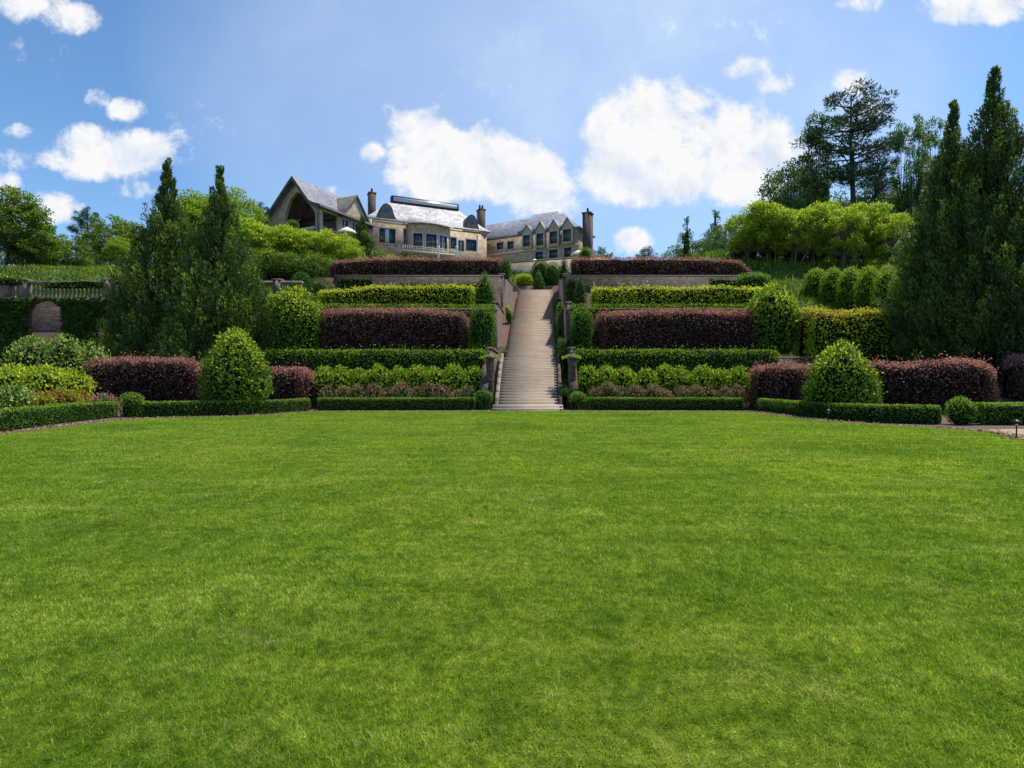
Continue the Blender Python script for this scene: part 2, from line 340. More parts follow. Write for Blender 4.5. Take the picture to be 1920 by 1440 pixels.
# ------------------------------------------------------------------ foliage builders
def bumps(P,s,seed=0.):
    x,y,z=P[...,0]*s+seed,P[...,1]*s+seed*1.7,P[...,2]*s+seed*.6
    return (np.sin(x*1.3+np.sin(y*1.7+z))+np.sin(y*2.1+1.3*np.sin(z*1.9+x*.6))+np.sin(z*2.6+x*1.1+np.cos(y))+.7*np.sin(x*4.1+z*3.3)+.7*np.sin(y*4.7-z*2.9+x))/4.4
def phis(n,e):
    t=np.linspace(0,1,n//2+1); p=1/e*.9; q=PI/2*(t**p/(t**p+(1-t)**p)); return np.concatenate([q,PI-q[::-1][1:]])
def hedge(name,label,cat,pts,w,ht,mats,leaf=.11,dens=130,young=.6,ylo=.75,amp=.08,e=.35,er=.5,group=None,z0=None,fuzz=.07,taper=0,fsel=None,ysides=.06):
    """pts: plan path; mats=(dark twig core, old leaf, new leaf)"""
    P=np.asarray(pts,float); seg=np.linalg.norm(np.diff(P,axis=0),axis=1); cl=np.concatenate([[0],np.cumsum(seg)]); LEN=cl[-1]
    a=w/2; ph=phis(400,e); c,s=np.cos(ph),np.sin(ph)
    cxs=np.sign(c)*np.abs(c)**e; czs=np.abs(s)**e
    htm=float(np.mean(ht)) if not np.isscalar(ht) else ht
    arc=np.concatenate([[0],np.cumsum(np.hypot(np.diff(cxs)*a,np.diff(czs)*htm))]); per=arc[-1]
    sd=R.uniform(0,50)
    zz0=z0
    def surf(t,phi,sc=1.):
        q=np.interp(t,cl,P[:,0]); r=np.interp(t,cl,P[:,1]); q2=np.interp(np.minimum(t+.05,LEN),cl,P[:,0]); r2=np.interp(np.minimum(t+.05,LEN),cl,P[:,1]); q1=np.interp(np.maximum(t-.05,0),cl,P[:,0]); r1=np.interp(np.maximum(t-.05,0),cl,P[:,1])
        T=nrm(np.stack([q2-q1,r2-r1],-1)); Nn=np.stack([T[...,1],-T[...,0]],-1)
        d=np.minimum(t,LEN-t); k=np.clip(1-((er-d)/er).clip(0,1)**3,0,1)**(1/3)
        c,s=np.cos(phi),np.sin(phi); X=np.sign(c)*np.abs(c)**e*a*k; Z=np.abs(s)**e
        hh=np.interp(t,np.linspace(0,LEN,len(ht)),ht) if not np.isscalar(ht) else ht
        X=X*(1-taper*Z)
        zb=hgt(q,r) if zz0 is None else zz0
        pos=np.stack([q+Nn[...,0]*X*sc,r+Nn[...,1]*X*sc,zb+Z*hh*(.6+.4*k)*sc],-1)
        nn=np.stack([Nn[...,0]*np.sign(c)*np.abs(c)**(2-e),Nn[...,1]*np.sign(c)*np.abs(c)**(2-e),np.abs(s)**(2-e)],-1)
        endn=np.where(t<LEN/2,-1.,1.)*((er-d)/er).clip(0,1)**2*1.2
        nn[...,0]+=T[...,0]*endn; nn[...,1]+=T[...,1]*endn
        return pos,nrm(nn),Z
    g=Geo(); nt_=max(8,int(LEN/.4)); tt=np.linspace(0.02,LEN-.02,nt_); pp=phis(18,e)
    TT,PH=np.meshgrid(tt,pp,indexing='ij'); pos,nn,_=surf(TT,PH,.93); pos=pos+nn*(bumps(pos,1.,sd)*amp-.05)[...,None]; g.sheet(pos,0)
    n=int(per*(LEN)*dens); t=R.uniform(0,LEN,n); m_=int(n*.12*min(1,6/max(LEN,1))+per*w*dens*.5); t=np.concatenate([t,R.uniform(0,er*.6,m_),LEN-R.uniform(0,er*.6,m_)])
    phi=np.interp(R.uniform(0,per,len(t)),arc,ph); pos,nn,Z=surf(t,phi)
    pos=pos+nn*(bumps(pos,1.,sd)*amp+R.uniform(-fuzz,fuzz*.9,len(t)))[:,None]
    D=nn*.22+R.normal(size=nn.shape)*.6+np.array([0,0,.35])
    yl=ylo-.16*bumps(pos,.55,sd+3)*(1 if leaf>.08 else .2)
    st=(R.uniform(size=len(t))<.05)&(Z>.8)&(leaf>.08); pos=pos+nn*(st*R.uniform(.05,.28,len(t)))[:,None]+np.array([0,0,1])*(st*R.uniform(0,.15,len(t)))[:,None]
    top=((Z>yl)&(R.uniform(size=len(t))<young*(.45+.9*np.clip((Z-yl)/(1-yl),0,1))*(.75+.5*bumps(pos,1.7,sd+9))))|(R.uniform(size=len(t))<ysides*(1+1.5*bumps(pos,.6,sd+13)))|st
    g.leaves(pos,D,leaf,leaf*.6,np.where(top,2,1),nn+R.normal(size=nn.shape)*.45)
    cx_,cy_=P[len(P)//2]; loc=(cx_,cy_,H(cx_,cy_) if z0 is None else z0)
    o=g.build(name,list(mats),loc); return tag(o,label,cat,group)
def shrub(name,label,cat,x,y,prof,w,ht,mats,leaf=.12,dens=150,young=.5,amp=.08,group=None,z=None,fuzz=.08,sy=1.,ylo=.35,up=.35):
    """prof: list of (h, r) 0..1"""
    z=H(x,y)-.05 if z is None else z; amp=min(amp,w*.07); fuzz=min(fuzz,w*.08)
    hp=np.array([p[0] for p in prof]); rp=np.array([p[1] for p in prof]); sd=R.uniform(0,50)
    hs=np.linspace(0,1,200); rs=np.interp(hs,hp,rp)
    arc=np.concatenate([[0],np.cumsum(np.hypot(np.diff(hs)*ht,np.diff(rs)*w/2)*((rs[1:]+rs[:-1])/2*w/2+.02))])
    slope=np.gradient(rs*w/2,hs*ht)
    def surf(h,az,sc=1.):
        r=np.interp(h,hs,rs)*w/2*sc; sl=np.interp(h,hs,slope)
        pos=np.stack([x+np.cos(az)*r,y+np.sin(az)*r*sy,z+h*ht*sc],-1)
        nn=nrm(np.stack([np.cos(az),np.sin(az),np.clip(-sl,-3,6)],-1)); return pos,nn
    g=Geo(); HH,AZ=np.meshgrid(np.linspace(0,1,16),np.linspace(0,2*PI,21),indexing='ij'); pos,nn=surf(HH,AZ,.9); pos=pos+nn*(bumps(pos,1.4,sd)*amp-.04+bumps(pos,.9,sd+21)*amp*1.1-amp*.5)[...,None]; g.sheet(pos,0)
    area=arc[-1]*2*PI; n=int(area*dens); h=np.interp(R.uniform(0,arc[-1],n),arc,hs); az=R.uniform(0,2*PI,n)
    pos,nn=surf(h,az); pos=pos+nn*(bumps(pos,1.4,sd)*amp+R.uniform(-fuzz,fuzz,n))[:,None]
    pos=pos+nn*((bumps(pos,.9,sd+21)*amp*1.1-amp*.3)+(R.uniform(size=n)<.04)*R.uniform(.04,.25,n)*(leaf>.08)*min(1,w/2))[:,None]
    D=nn*.28+R.normal(size=nn.shape)*.6+np.array([0,0,up])
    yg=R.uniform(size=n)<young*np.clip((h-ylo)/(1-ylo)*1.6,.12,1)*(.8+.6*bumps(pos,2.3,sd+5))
    g.leaves(pos,D,leaf,leaf*.58,np.where(yg,2,1),nn+R.normal(size=nn.shape)*.5)
    return tag(g.build(name,list(mats),(x,y,z)),label,cat,group)
BOX=(M['boxcore'],M['boxg'],M['boxy']); PUR=(M['purcore'],M['pur'],M['pury']); YEL=(M['boxcore'],M['yel'],M['yely']); HOL=(M['boxcore'],M['holly'],M['hollyy']); ORG=(M['boxcore'],M['yel'],M['org'])
ROSE=(M['boxcore'],M['rose'],M['flower']); IVY=(M['boxcore'],M['ivy'],M['boxg']); PALE=(M['boxcore'],M['holly'],M['pale']); RED=(M['boxcore'],M['yel'],M['redl'])
CONE=[(0,.72),(.08,.90),(.25,1),(.45,.93),(.65,.74),(.82,.46),(.93,.24),(1,.0)]
EGG=[(0,.70),(.1,.88),(.3,1),(.55,.97),(.75,.80),(.9,.50),(.97,.25),(1,0)]
COL=[(0,.8),(.1,.95),(.5,1),(.75,.95),(.88,.75),(.96,.42),(1,0)]
RND=[(0,.85),(.1,.97),(.35,1),(.55,.95),(.70,.85),(.82,.67),(.92,.43),(.98,.2),(1,0)]
SPI=[(0,.75),(.1,1),(.3,.95),(.55,.72),(.75,.45),(.9,.2),(1,0)]
BALL=[(0,.45),(.12,.75),(.3,.95),(.5,1),(.7,.92),(.86,.66),(.96,.34),(1,0)]

# low clipped edging hedges round the lawn
def lowh(pts,label,ht=.67,w=.62,**k): return hedge('box_hedge',label,'low hedge',pts,w,ht,BOX,leaf=.055,dens=520,young=.75,ylo=.8,amp=.02,e=.28,er=.16,fuzz=.025,group='low clipped hedges edging the lawn',**k)
lowh([(-15.0,13.6),(-15.9,16.5),(-16.9,19.5),(-17.6,22.5),(-17.75,25.2)],'low clipped hedge at the far left lawn edge, ending at the small round bush')
lowh([(-17.0,26.0),(-15.2,26.7),(-13.4,27.3),(-12.2,28.9),(-11.5,31.8)],'low curved clipped hedge in front of the left big conical shrub')
lowh([(-11.0,32.3),(-6,32.5),(-2.1,32.7)],'straight low clipped hedge just left of the staircase foot')
lowh([(4.35,32.7),(8,32.6),(13.1,32.4)],'straight low clipped hedge just right of the staircase foot')
lowh([(13.9,31.6),(13.65,27.5),(13.5,24.6),(14.3,22.4),(16.1,21.4)],'low curved clipped hedge in front of the right big conical shrub')
lowh([(17.35,21.4),(19.4,21.3),(22.5,20.6)],'short low clipped hedge at the far right edge beside the path',ht=.78,w=.9)
# little clipped bushes
BG='small clipped bushes at the lawn edge'
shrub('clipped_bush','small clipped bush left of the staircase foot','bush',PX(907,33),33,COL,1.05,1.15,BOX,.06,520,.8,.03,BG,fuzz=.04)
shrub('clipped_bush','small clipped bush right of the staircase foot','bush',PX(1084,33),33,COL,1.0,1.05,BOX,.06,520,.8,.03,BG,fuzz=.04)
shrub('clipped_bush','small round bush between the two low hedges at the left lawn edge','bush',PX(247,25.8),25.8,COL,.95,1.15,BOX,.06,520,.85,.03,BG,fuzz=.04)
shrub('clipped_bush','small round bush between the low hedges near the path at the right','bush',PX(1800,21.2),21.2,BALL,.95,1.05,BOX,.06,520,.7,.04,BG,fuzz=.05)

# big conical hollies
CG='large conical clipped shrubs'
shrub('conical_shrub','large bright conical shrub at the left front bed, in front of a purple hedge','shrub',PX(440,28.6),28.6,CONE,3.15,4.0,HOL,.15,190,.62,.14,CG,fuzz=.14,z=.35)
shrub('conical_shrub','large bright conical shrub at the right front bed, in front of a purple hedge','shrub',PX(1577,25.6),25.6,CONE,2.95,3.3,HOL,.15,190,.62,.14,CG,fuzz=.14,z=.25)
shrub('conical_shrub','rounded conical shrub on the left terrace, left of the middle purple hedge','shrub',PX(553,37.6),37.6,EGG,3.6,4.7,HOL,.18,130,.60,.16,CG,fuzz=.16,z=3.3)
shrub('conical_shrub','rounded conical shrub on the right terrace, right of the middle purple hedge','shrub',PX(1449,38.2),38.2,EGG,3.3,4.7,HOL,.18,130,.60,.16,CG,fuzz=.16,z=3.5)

# purple hedges
PG='purple leaved hedges'
def purp(pts,w,ht,label,**k):
    k.setdefault('dens',185); k.setdefault('leaf',.105)
    return hedge('purple_hedge',label,'hedge',pts,w,ht,PUR,young=.95,ylo=.80,amp=.14,e=.45,er=1.0,fuzz=.12,group=PG,ysides=.07,**k)
purp([(PX(165,30.5),30.5),(PX(270,31),31),(PX(400,31),31)],1.9,2.25,'purple hedge behind and left of the left big conical shrub')
purp([(PX(420,32.6),32.6),(PX(500,33),33),(PX(583,33),33)],1.9,2.3,'short purple hedge just right of the left big conical shrub')
purp([(PX(1408,33.6),33.6),(PX(1470,32.6),32.6),(PX(1530,31.2),31.2)],2.1,2.5,'purple hedge left of the right big conical shrub')
purp([(PX(1560,29.8),29.8),(PX(1700,28.3),28.3),(PX(1860,27),27)],2.1,[2.5,2.55,2.3,1.9],'long purple hedge right of the right big conical shrub')
purp([(PX(1885,29.5),29.5),(PX(2010,28.4),28.4)],2.2,2.2,'dark purple hedge at the far right frame edge')
purp([(PX(602,38),38),(PX(740,38.2),38.2),(PX(879,38.3),38.3)],2.0,[3.15,3.2,3.2,2.95],'middle terrace purple hedge left of the stairs')
purp([(PX(1115,38.3),38.3),(PX(1250,38.4),38.4),(PX(1412,38.5),38.5)],2.0,[2.9,3.15,3.15,3.1],'middle terrace purple hedge right of the stairs')
purp([(PX(622,48.8),48.8),(PX(780,48.8),48.8),(PX(944,48.8),48.8)],1.7,[1.5,1.85,1.8,1.75],'top terrace purple hedge left of the stairs')
purp([(PX(1070,49),49),(PX(1240,49),49),(PX(1408,49),49)],1.7,[1.8,1.85,1.8,1.45],'top terrace purple hedge right of the stairs')

# golden hedges on the second terrace, and the orange tipped one
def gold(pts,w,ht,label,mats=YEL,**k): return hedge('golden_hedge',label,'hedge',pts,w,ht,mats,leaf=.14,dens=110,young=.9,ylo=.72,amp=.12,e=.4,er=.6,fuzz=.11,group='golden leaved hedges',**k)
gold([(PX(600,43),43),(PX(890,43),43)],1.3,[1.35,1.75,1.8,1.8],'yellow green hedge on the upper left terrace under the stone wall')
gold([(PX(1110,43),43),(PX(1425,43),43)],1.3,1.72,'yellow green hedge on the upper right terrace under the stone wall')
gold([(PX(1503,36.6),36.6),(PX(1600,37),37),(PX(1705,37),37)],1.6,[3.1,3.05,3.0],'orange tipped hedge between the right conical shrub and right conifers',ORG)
# dark green hedges topping the retaining walls
def dk(pts,w,ht,label,**k): return hedge('green_hedge',label,'hedge',pts,w,ht,(M['boxcore'],M['boxg'],M['yel']),leaf=.10,dens=190,young=.5,ylo=.7,amp=.05,e=.35,er=.3,fuzz=.06,group='dark green hedges along the terrace walls',**k)
dk([(-16,35.5),(-7,35.5),(-1.6,35.5)],.9,2.75,'dark green hedge against the lowest wall left of the stairs',z0=.85)
dk([(3.9,35.5),(10,35.5),(16.5,35.5)],.9,2.75,'dark green hedge against the lowest wall right of the stairs',z0=.85)
dk([(-14.2,40.6),(-7,40.6),(-1.2,40.6)],.6,3.75,'dark green hedge on the second wall left of the stairs',z0=3.4)
dk([(4.2,40.6),(10,40.6),(17.2,40.6)],.6,3.75,'dark green hedge on the second wall right of the stairs',z0=3.4)

# mixed border: chartreuse plants with rose bushes in front
def row(n,x0,x1,y,fn):
    for i in range(n):
        fn(i, x0+(x1-x0)*(i+.5)/n+R.uniform(-.15,.15), y+R.uniform(-.15,.15))
ords=['first','second','third','fourth','fifth','sixth','seventh','eighth','ninth','tenth','eleventh','twelfth','thirteenth','fourteenth']
def mk(side,kind):
    def f(i,x,y):
        k=ords[i]
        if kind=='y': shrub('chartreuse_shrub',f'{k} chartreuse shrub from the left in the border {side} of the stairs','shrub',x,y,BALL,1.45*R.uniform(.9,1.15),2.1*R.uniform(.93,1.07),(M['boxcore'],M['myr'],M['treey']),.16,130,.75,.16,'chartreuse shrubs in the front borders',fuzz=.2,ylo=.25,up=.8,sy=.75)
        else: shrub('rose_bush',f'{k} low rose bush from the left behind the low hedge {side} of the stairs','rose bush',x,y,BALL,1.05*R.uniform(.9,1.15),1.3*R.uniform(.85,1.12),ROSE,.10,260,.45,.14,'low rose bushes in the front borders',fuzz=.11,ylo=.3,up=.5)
    return f
row(9,PX(590,34.4),PX(905,34.4),34.4,mk('left','y')); row(9,PX(1085,34.4),PX(1405,34.4),34.4,mk('right','y'))
row(11,PX(605,33.5),PX(895,33.5),33.6,mk('left','r')); row(11,PX(1100,33.5),PX(1400,33.5),33.6,mk('right','r'))

# far-left mixed bed
LG='leafy plants in the far left bed'
for i,(px,Y,w,h,mt,lab) in enumerate([(25,27,2.3,2.15,YEL,'bright yellow green shrub at the left frame edge of the bed'),(85,27.5,2.2,2.1,YEL,'bright yellow green shrub, second from the left frame edge'),(135,28.2,1.7,1.9,YEL,'small yellow green shrub touching the left purple hedge'),
    (62,31,2.4,3.6,PALE,'tall pale leafed shrub under the stone arch of the ivy wall'),(118,31.5,2.2,3.5,PALE,'pale leafed shrub right of the stone arch'),(168,32.5,2.0,3.1,PALE,'pale leafed shrub behind the left end of the purple hedge'),
    (15,23.2,2.2,1.35,PALE,'low grey green bush at the left frame edge behind the low hedge'),(75,23.8,1.6,1.1,RED,'low red leafed bush behind the far left low hedge'),(118,24.6,1.6,1.25,RED,'red and yellow leafed bush in the middle of the far left bed'),(150,26.2,1.4,1.1,RED,'small red leafed bush nearest the left purple hedge'),(195,26.4,1.3,.95,ROSE,'low rose bush left of the small round bush at the left lawn edge')]):
    shrub('leafy_shrub',lab,'shrub',PX(px,Y),Y,BALL,w,h,mt,.17 if h>1.5 else .12,95 if h>1.5 else 170,.6,.22,LG,fuzz=.26,ylo=.2,up=.9)

# topiary beside the stairs
TG='topiary shrubs flanking the stairs'
def top(label,px,y0,y1,wpx,Y,prof,mats=BOX,young=.6,zb=None,**k):
    zt=PZ(y0,Y); z=PZ(y1,Y) if zb is None else zb
    return shrub('topiary_shrub',label,'topiary',PX(px,Y),Y,prof,wpx/F*Y,zt-z,mats,.10,240,young,.06,TG,z=z,fuzz=.07,**k)
top('green cone topiary left of the stairs, in front of the top stone wall',909,507,575,38,43.4,SPI,young=.5)
top('narrow dark cone topiary right of the stairs, in front of the top stone wall',1088,514,578,24,43.4,SPI,IVY,.3)
top('column shaped topiary right of the middle left purple hedge',904,571,655,46,37.4,COL,young=.35)
top('column shaped topiary left of the middle right purple hedge',1091,576,655,42,37.4,COL,young=.35)
top('small cone topiary at the right end of the top left purple hedge',946,485,523,22,48.2,SPI,IVY,.4)
top('small cone topiary at the left end of the top right purple hedge',1057,481,523,22,48.4,SPI,IVY,.4)
top('round dark shrub at the head of the stairs',1014,487,538,36,63,BALL,IVY,.5)
top('round green shrub at the head of the stairs, right of the dark one',1036,491,538,30,62,BALL,BOX,.6)
top('low yellow shrub mound at the head of the stairs on the left',983,513,538,34,61.9,BALL,YEL,.8)
top('small conical shrub in front of the round ones at the head of the stairs',1010,505,543,20,60.6,SPI,BOX,.4)
top('round clipped ball above the left end of the top right purple hedge',1097,463,492,22,66,BALL,BOX,.8)
top('round dark green shrub poking above the top left hedge beside the stairs',952,484,520,14,52,BALL,BOX,.5)
top('round clipped ball standing above the myrtle trees in front of the arched porch',547,412,438,26,66,BALL,BOX,.4)
for px_,y0_,Y_,w_,lab_ in ((598,520,45.6,60,'dark green bush filling the gap left of the top left stone wall'),(566,510,46.5,50,'dark green bush behind the left rounded conical shrub'),(625,536,44.6,40,'dark bush at the left end of the upper yellow green hedge')):
    top(lab_,px_,y0_,590,w_,Y_,BALL,IVY,.4,zb=6.2)
top('green mound behind the right end of the top right purple hedge',1412,512,545,62,46,BALL,BOX,.7)
# plants in the strips beside the steps
SG='small plants beside the steps'
def strip(label,px,Y,w,h,mats): return shrub('step_side_plant',label,'plant',PX(px,Y),Y,BALL,w,h,mats,.09,260,.5,.08,SG,z=float(sz(Y))-.15,fuzz=.09)
strip('small dark pot shaped plant left of the middle steps',955,46.3,.6,1.0,IVY)
strip('small yellowish plant left of the steps above the dark one',950,49.6,.7,1.1,YEL)
strip('tiny green plant left of the steps near the lower landing',946,39.0,.45,.5,BOX)
strip('green bush right of the steps below the cone topiary',1050,45.6,.75,1.9,BOX)
strip('light green bush right of the steps near the upper flight',1048,51.5,.8,1.3,BOX)
hedge('ivy_strip','dark ivy strip climbing along the right side of the lower steps','ivy',[(float(xc(y))+2.12,y) for y in np.linspace(33.0,37.0,10)],.5,1.15,IVY,leaf=.09,dens=220,young=.3,amp=.05,e=.5,er=.3,fuzz=.07,group='ivy strips right of the steps')
hedge('ivy_strip','dark ivy strip along the right side of the middle steps','ivy',[(float(xc(y))+2.08,y) for y in np.linspace(37.6,46,16)],.45,1.3,IVY,leaf=.09,dens=220,young=.3,amp=.05,e=.5,er=.3,fuzz=.07,group='ivy strips right of the steps')

for i,(px,Y,h) in enumerate([(1400,60,3.2),(1445,61,3.6),(1490,60.5,3.2),(1535,61,3.4),(1580,60.5,3.0),(1622,61,3.3)]):
    shrub('understory_shrub',f'{ords[i]} from the left of the dark bushes behind the trunks of the right myrtle row','shrub',PX(px,Y),Y,BALL,3.1,h,IVY,.20,55,.25,.3,'dark bushes behind the right myrtle trunks',fuzz=.3)
for i,(px,Y,h) in enumerate([(735,58,2.9),(775,59,2.6),(712,60,3.2)]):
    shrub('round_bush',['green bush above the middle of the top left purple hedge','low green bush right of its neighbour above the top left purple hedge','light green bush beside the small dark conifer'][i],'shrub',PX(px,Y),Y,BALL,2.2,PZ([478,480,470][i],Y)-H(PX(px,Y),Y),BOX if i else YEL,.16,80,.5,.2,'green bushes above the top left purple hedge',fuzz=.2)
# clipped rounded columns marching up the right slope
for i,(px,Y,w) in enumerate([(1530,50.5,1.9),(1563,48.6,1.95),(1597,46.7,1.95),(1631,44.8,1.95),(1664,42.9,1.9),(1697,41.0,1.9)]):
    z=H(PX(px,Y),Y)-.1
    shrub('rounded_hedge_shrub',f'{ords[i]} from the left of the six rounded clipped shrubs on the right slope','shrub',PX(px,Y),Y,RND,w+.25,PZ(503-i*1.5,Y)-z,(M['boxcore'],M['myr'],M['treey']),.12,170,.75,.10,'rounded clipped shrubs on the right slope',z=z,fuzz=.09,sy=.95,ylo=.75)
# ------------------------------------------------------------------ walls and stairs
def wallbox(g,x0,x1,y0,y1,z0,z1,m=0): g.box(x0,x1,y0,y1,z0,z1,m)
def rwall(label,x0,x1,Y,z0,z1):
    loc=((x0+x1)/2,Y,z0); e_=empty('retaining_wall',loc,label,'wall','stone retaining walls of the terraces')
    g=Geo(); g.box(x0,x1,Y-.2,Y+.25,z0,z1); g.build('wall_face',M['wallst'],loc,e_)
    g=Geo(); g.box(x0-.04,x1+.04,Y-.27,Y+.3,z1+.002,z1+.12); g.build('coping',M['coping'],loc,e_)
def L_(y): return float(xc(y))-CW-.05
def R_(y): return float(xc(y))+CW+.05
rwall('lowest stone retaining wall left of the stairs, behind a dark green hedge',-16.5,L_(36),36.1,.3,3.1)
rwall('lowest stone retaining wall right of the stairs, behind a dark green hedge',R_(36),19.5,36.1,.3,3.1)
rwall('second stone retaining wall left of the stairs, above the middle purple hedge',-16.5,L_(41),41.1,2.9,6.8)
rwall('second stone retaining wall right of the stairs, above the middle purple hedge',R_(41),19.5,41.1,2.9,6.8)
rwall('top stone retaining wall left of the stairs, under the top purple hedge',-14.6,L_(47),47.1,6.6,10.35)
rwall('top stone retaining wall right of the stairs, under the top purple hedge',R_(47),20.2,47.1,6.6,10.35)
for side,sg in (('left',-1),('right',1)):
    loc=(float(xc(45))+sg*(CW+.2),45,3); e_=empty('stair_side_wall',loc,f'stepped stone side wall along the {side} of the stairs','wall','stone side walls of the stairs')
    g=Geo(); c=Geo()
    for (ya,yb,zt) in [(33.3,36.0,None),(36.0,41.0,3.75),(41.0,47.0,7.35),(47.0,60.8,None)]:
        if zt is None: za,zb=(1.2,3.4) if ya<40 else (10.55,12.1)
        else: za=zb=zt
        xa,xb=float(xc(ya))+sg*CW,float(xc(yb))+sg*CW; o=sg*.38
        x0,x1,x2,x3=xa,xb,xb+o,xa+o
        zl=float(sz(ya))-.8
        V=[(x0,ya,zl),(x1,yb,zl),(x2,yb,zl),(x3,ya,zl),(x0,ya,za),(x1,yb,zb),(x2,yb,zb),(x3,ya,za)]
        g.add(V,[(0,1,2,3),(4,5,6,7),(0,1,5,4),(1,2,6,5),(2,3,7,6),(3,0,4,7)])
        t=.1; V=[(x0-sg*.06,ya-.05,za),(x1-sg*.06,yb+.0,zb),(x2+sg*.05,yb,zb),(x3+sg*.05,ya-.05,za)]; V=V+[(a,b,c_+t) for a,b,c_ in V]
        V=[(a,b,c_+.003) for a,b,c_ in V]
        c.add(V,[(0,1,2,3),(4,5,6,7),(0,1,5,4),(1,2,6,5),(2,3,7,6),(3,0,4,7)])
    g.build('wall_face',M['wallst'],loc,e_); c.build('coping',M['wallst'],loc,e_)
    # low sloping stringer right beside the lowest flight
    g=Geo(); Yv=np.linspace(32.75,37.2,8)
    for ya,yb in zip(Yv[:-1],Yv[1:]):
        xa,xb=float(xc(ya))+sg*1.735,float(xc(yb))+sg*1.735; o=sg*.2; za,zb=float(sz(ya))+.30,float(sz(yb))+.30; zl=float(sz(ya))-.6
        V=[(xa,ya,zl),(xb,yb,zl),(xb+o,yb,zl),(xa+o,ya,zl),(xa,ya,za),(xb,yb,zb),(xb+o,yb,zb),(xa+o,ya,za)]
        g.add(V,[(0,1,2,3),(4,5,6,7),(0,1,5,4),(2,3,7,6),(3,0,4,7),(1,2,6,5)])
    g.build('stringer',M['coping'] if sg<0 else M['wallst'],loc,e_)  # left paler, right darker: sunlit and shaded sides put into the stone colour
for lab,a,b,zz_,hh in (('ivy patch hanging on the top stone wall left of the stairs, near its middle',745,900,8.6,1.2),('ivy patch at the left end of the top left stone wall',632,700,8.8,1.4),('ivy patch at the right end of the top right stone wall',1330,1404,8.7,1.5),('thin ivy on the top right stone wall above the yellow green hedge',1150,1260,8.7,.8),('dark clipped ivy block on the wall end right of the upper steps',1062,1082,8.0,2.2)):
    hedge('wall_ivy',lab,'ivy',[(PX(a,46.8),46.8),(PX(b,46.8),46.8)],.3,hh,IVY,leaf=.12,dens=150,young=.3,amp=.12,e=.8,er=.5,fuzz=.12,z0=zz_,group='ivy on the garden walls')
# pillars at the foot wall ends
for side,px in (('left',919),('right',1073)):
    Y=33.9; x=PX(px,Y); zb=.5; e_=empty('stone_pillar',(x,Y,zb),f'round stone pillar {side} of the lower steps','pillar','round stone pillars flanking the lower steps')
    g=Geo(); zt=PZ(668,Y)-zb
    pr=[(0,0),(.30,0),(.30,.2),(.25,.28),(.235,.4)]+[(.235+.008*math.sin(k*2.1),.4+k*(zt-.6)/8) for k in range(1,9)]+[(.23,zt-.18),(0,zt-.17)]
    g.lathe(pr,x,Y,zb,18); g.build('shaft',M['wallst'],(x,Y,zb),e_,True)
    g=Geo(); g.lathe([(.0,zt-.17),(.29,zt-.165),(.31,zt-.08),(.24,zt-.02),(.17,zt+.05),(.09,zt+.1),(0,zt+.12)],x,Y,zb,18); g.build('capital',M['wallst'],(x,Y,zb),e_,True)
    g=Geo(); n=420; az=R.uniform(0,2*PI,n); rr=R.uniform(.1,.42,n)
    P=np.stack([x+np.cos(az)*rr*1.5,Y+.25+np.sin(az)*rr,zb+zt+.12-rr*.5+R.uniform(-.06,.06,n)],1); g.leaves(P,R.normal(size=(n,3))+np.array([0,0,.3]),.10,.06)
    tag(g.build('vine',M['yel'],(x,Y+.25,zb+zt)),f'vine trailing over the top of the {side} stone pillar','vine','vines over the pillars')
# steps
loc=(float(xc(31.5)),31.3,0); st=empty('stone_staircase',loc,'long straight stone garden staircase climbing from the lawn to the top terrace','staircase')
segs=list(zip(SY[:-1],SY[1:],SZ[:-1],SZ[1:]))
for (ya,yb,za,zb) in segs:
    if zb-za<.05: 
        g=Geo(); xm=float(xc((ya+yb)/2)); g.box(xm-1.72,xm+1.72,ya,yb+.3,za-.5,za-.004); g.build('landing',M['stair'],loc,st); continue
    n=max(2,round((zb-za)/.165)); r=(zb-za)/n; t=(yb-ya)/n
    for i in range(n):
        y=ya+i*t; z=za+i*r; xm=float(xc(y)); hw=1.95 if y<32 else 1.70+R.uniform(-.01,.01)
        g=Geo(); jz=R.uniform(-.006,.006)
        k=2 if y<32 else 1
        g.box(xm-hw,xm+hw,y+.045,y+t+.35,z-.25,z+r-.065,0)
        # tread slabs in two or three stones
        cuts=[-hw,hw]
        for a_,b_ in zip(cuts[:-1],cuts[1:]):
            if b_-a_>.05: g.box(xm+a_+.004,xm+b_-.004,y-.02+R.uniform(-.002,.002),y+t+.06,z+r-.063,z+r+R.uniform(-.003,.002),1)
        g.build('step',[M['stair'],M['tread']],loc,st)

# left balustrade terrace: ivy clad wall with stone arch, balustrade above
x0,x1=-46,-15.5; Y=LW
loc=(-26,Y,1.5); e_=empty('ivy_wall',loc,'tall ivy covered retaining wall at the left with a blind stone arch','wall')
g=Geo(); g.box(x0,x1,Y-.1,Y+.5,1.0,7.7); g.build('wall_face',M['wallst'],loc,e_)
n=75000; P=np.stack([R.uniform(x0,x1,n),np.zeros(n),R.uniform(1.3,7.75,n)],1)
ax=PX(92,Y); az0=PZ(640,Y); azt=PZ(562,Y)
inarch=(np.abs(P[:,0]-ax)<1.25)&(P[:,2]<azt-1.0+1.0*np.sqrt(np.clip(1-((P[:,0]-ax)/1.25)**2,0,1)))
ax2=PX(212,Y); inarch|=(np.abs(P[:,0]-ax2)<.9)&(P[:,2]<PZ(618,Y))
P=P[~inarch]; n=len(P); P[:,1]=Y-.16-R.uniform(0,.3,n)*(1+.6*bumps(P,.9)); g=Geo(); g.leaves(P,np.stack([R.normal(size=n)*.5,-np.ones(n)*.6,R.normal(size=n)*.5-.2],1),.24,.18,np.where(R.uniform(size=n)<.25,1,0))
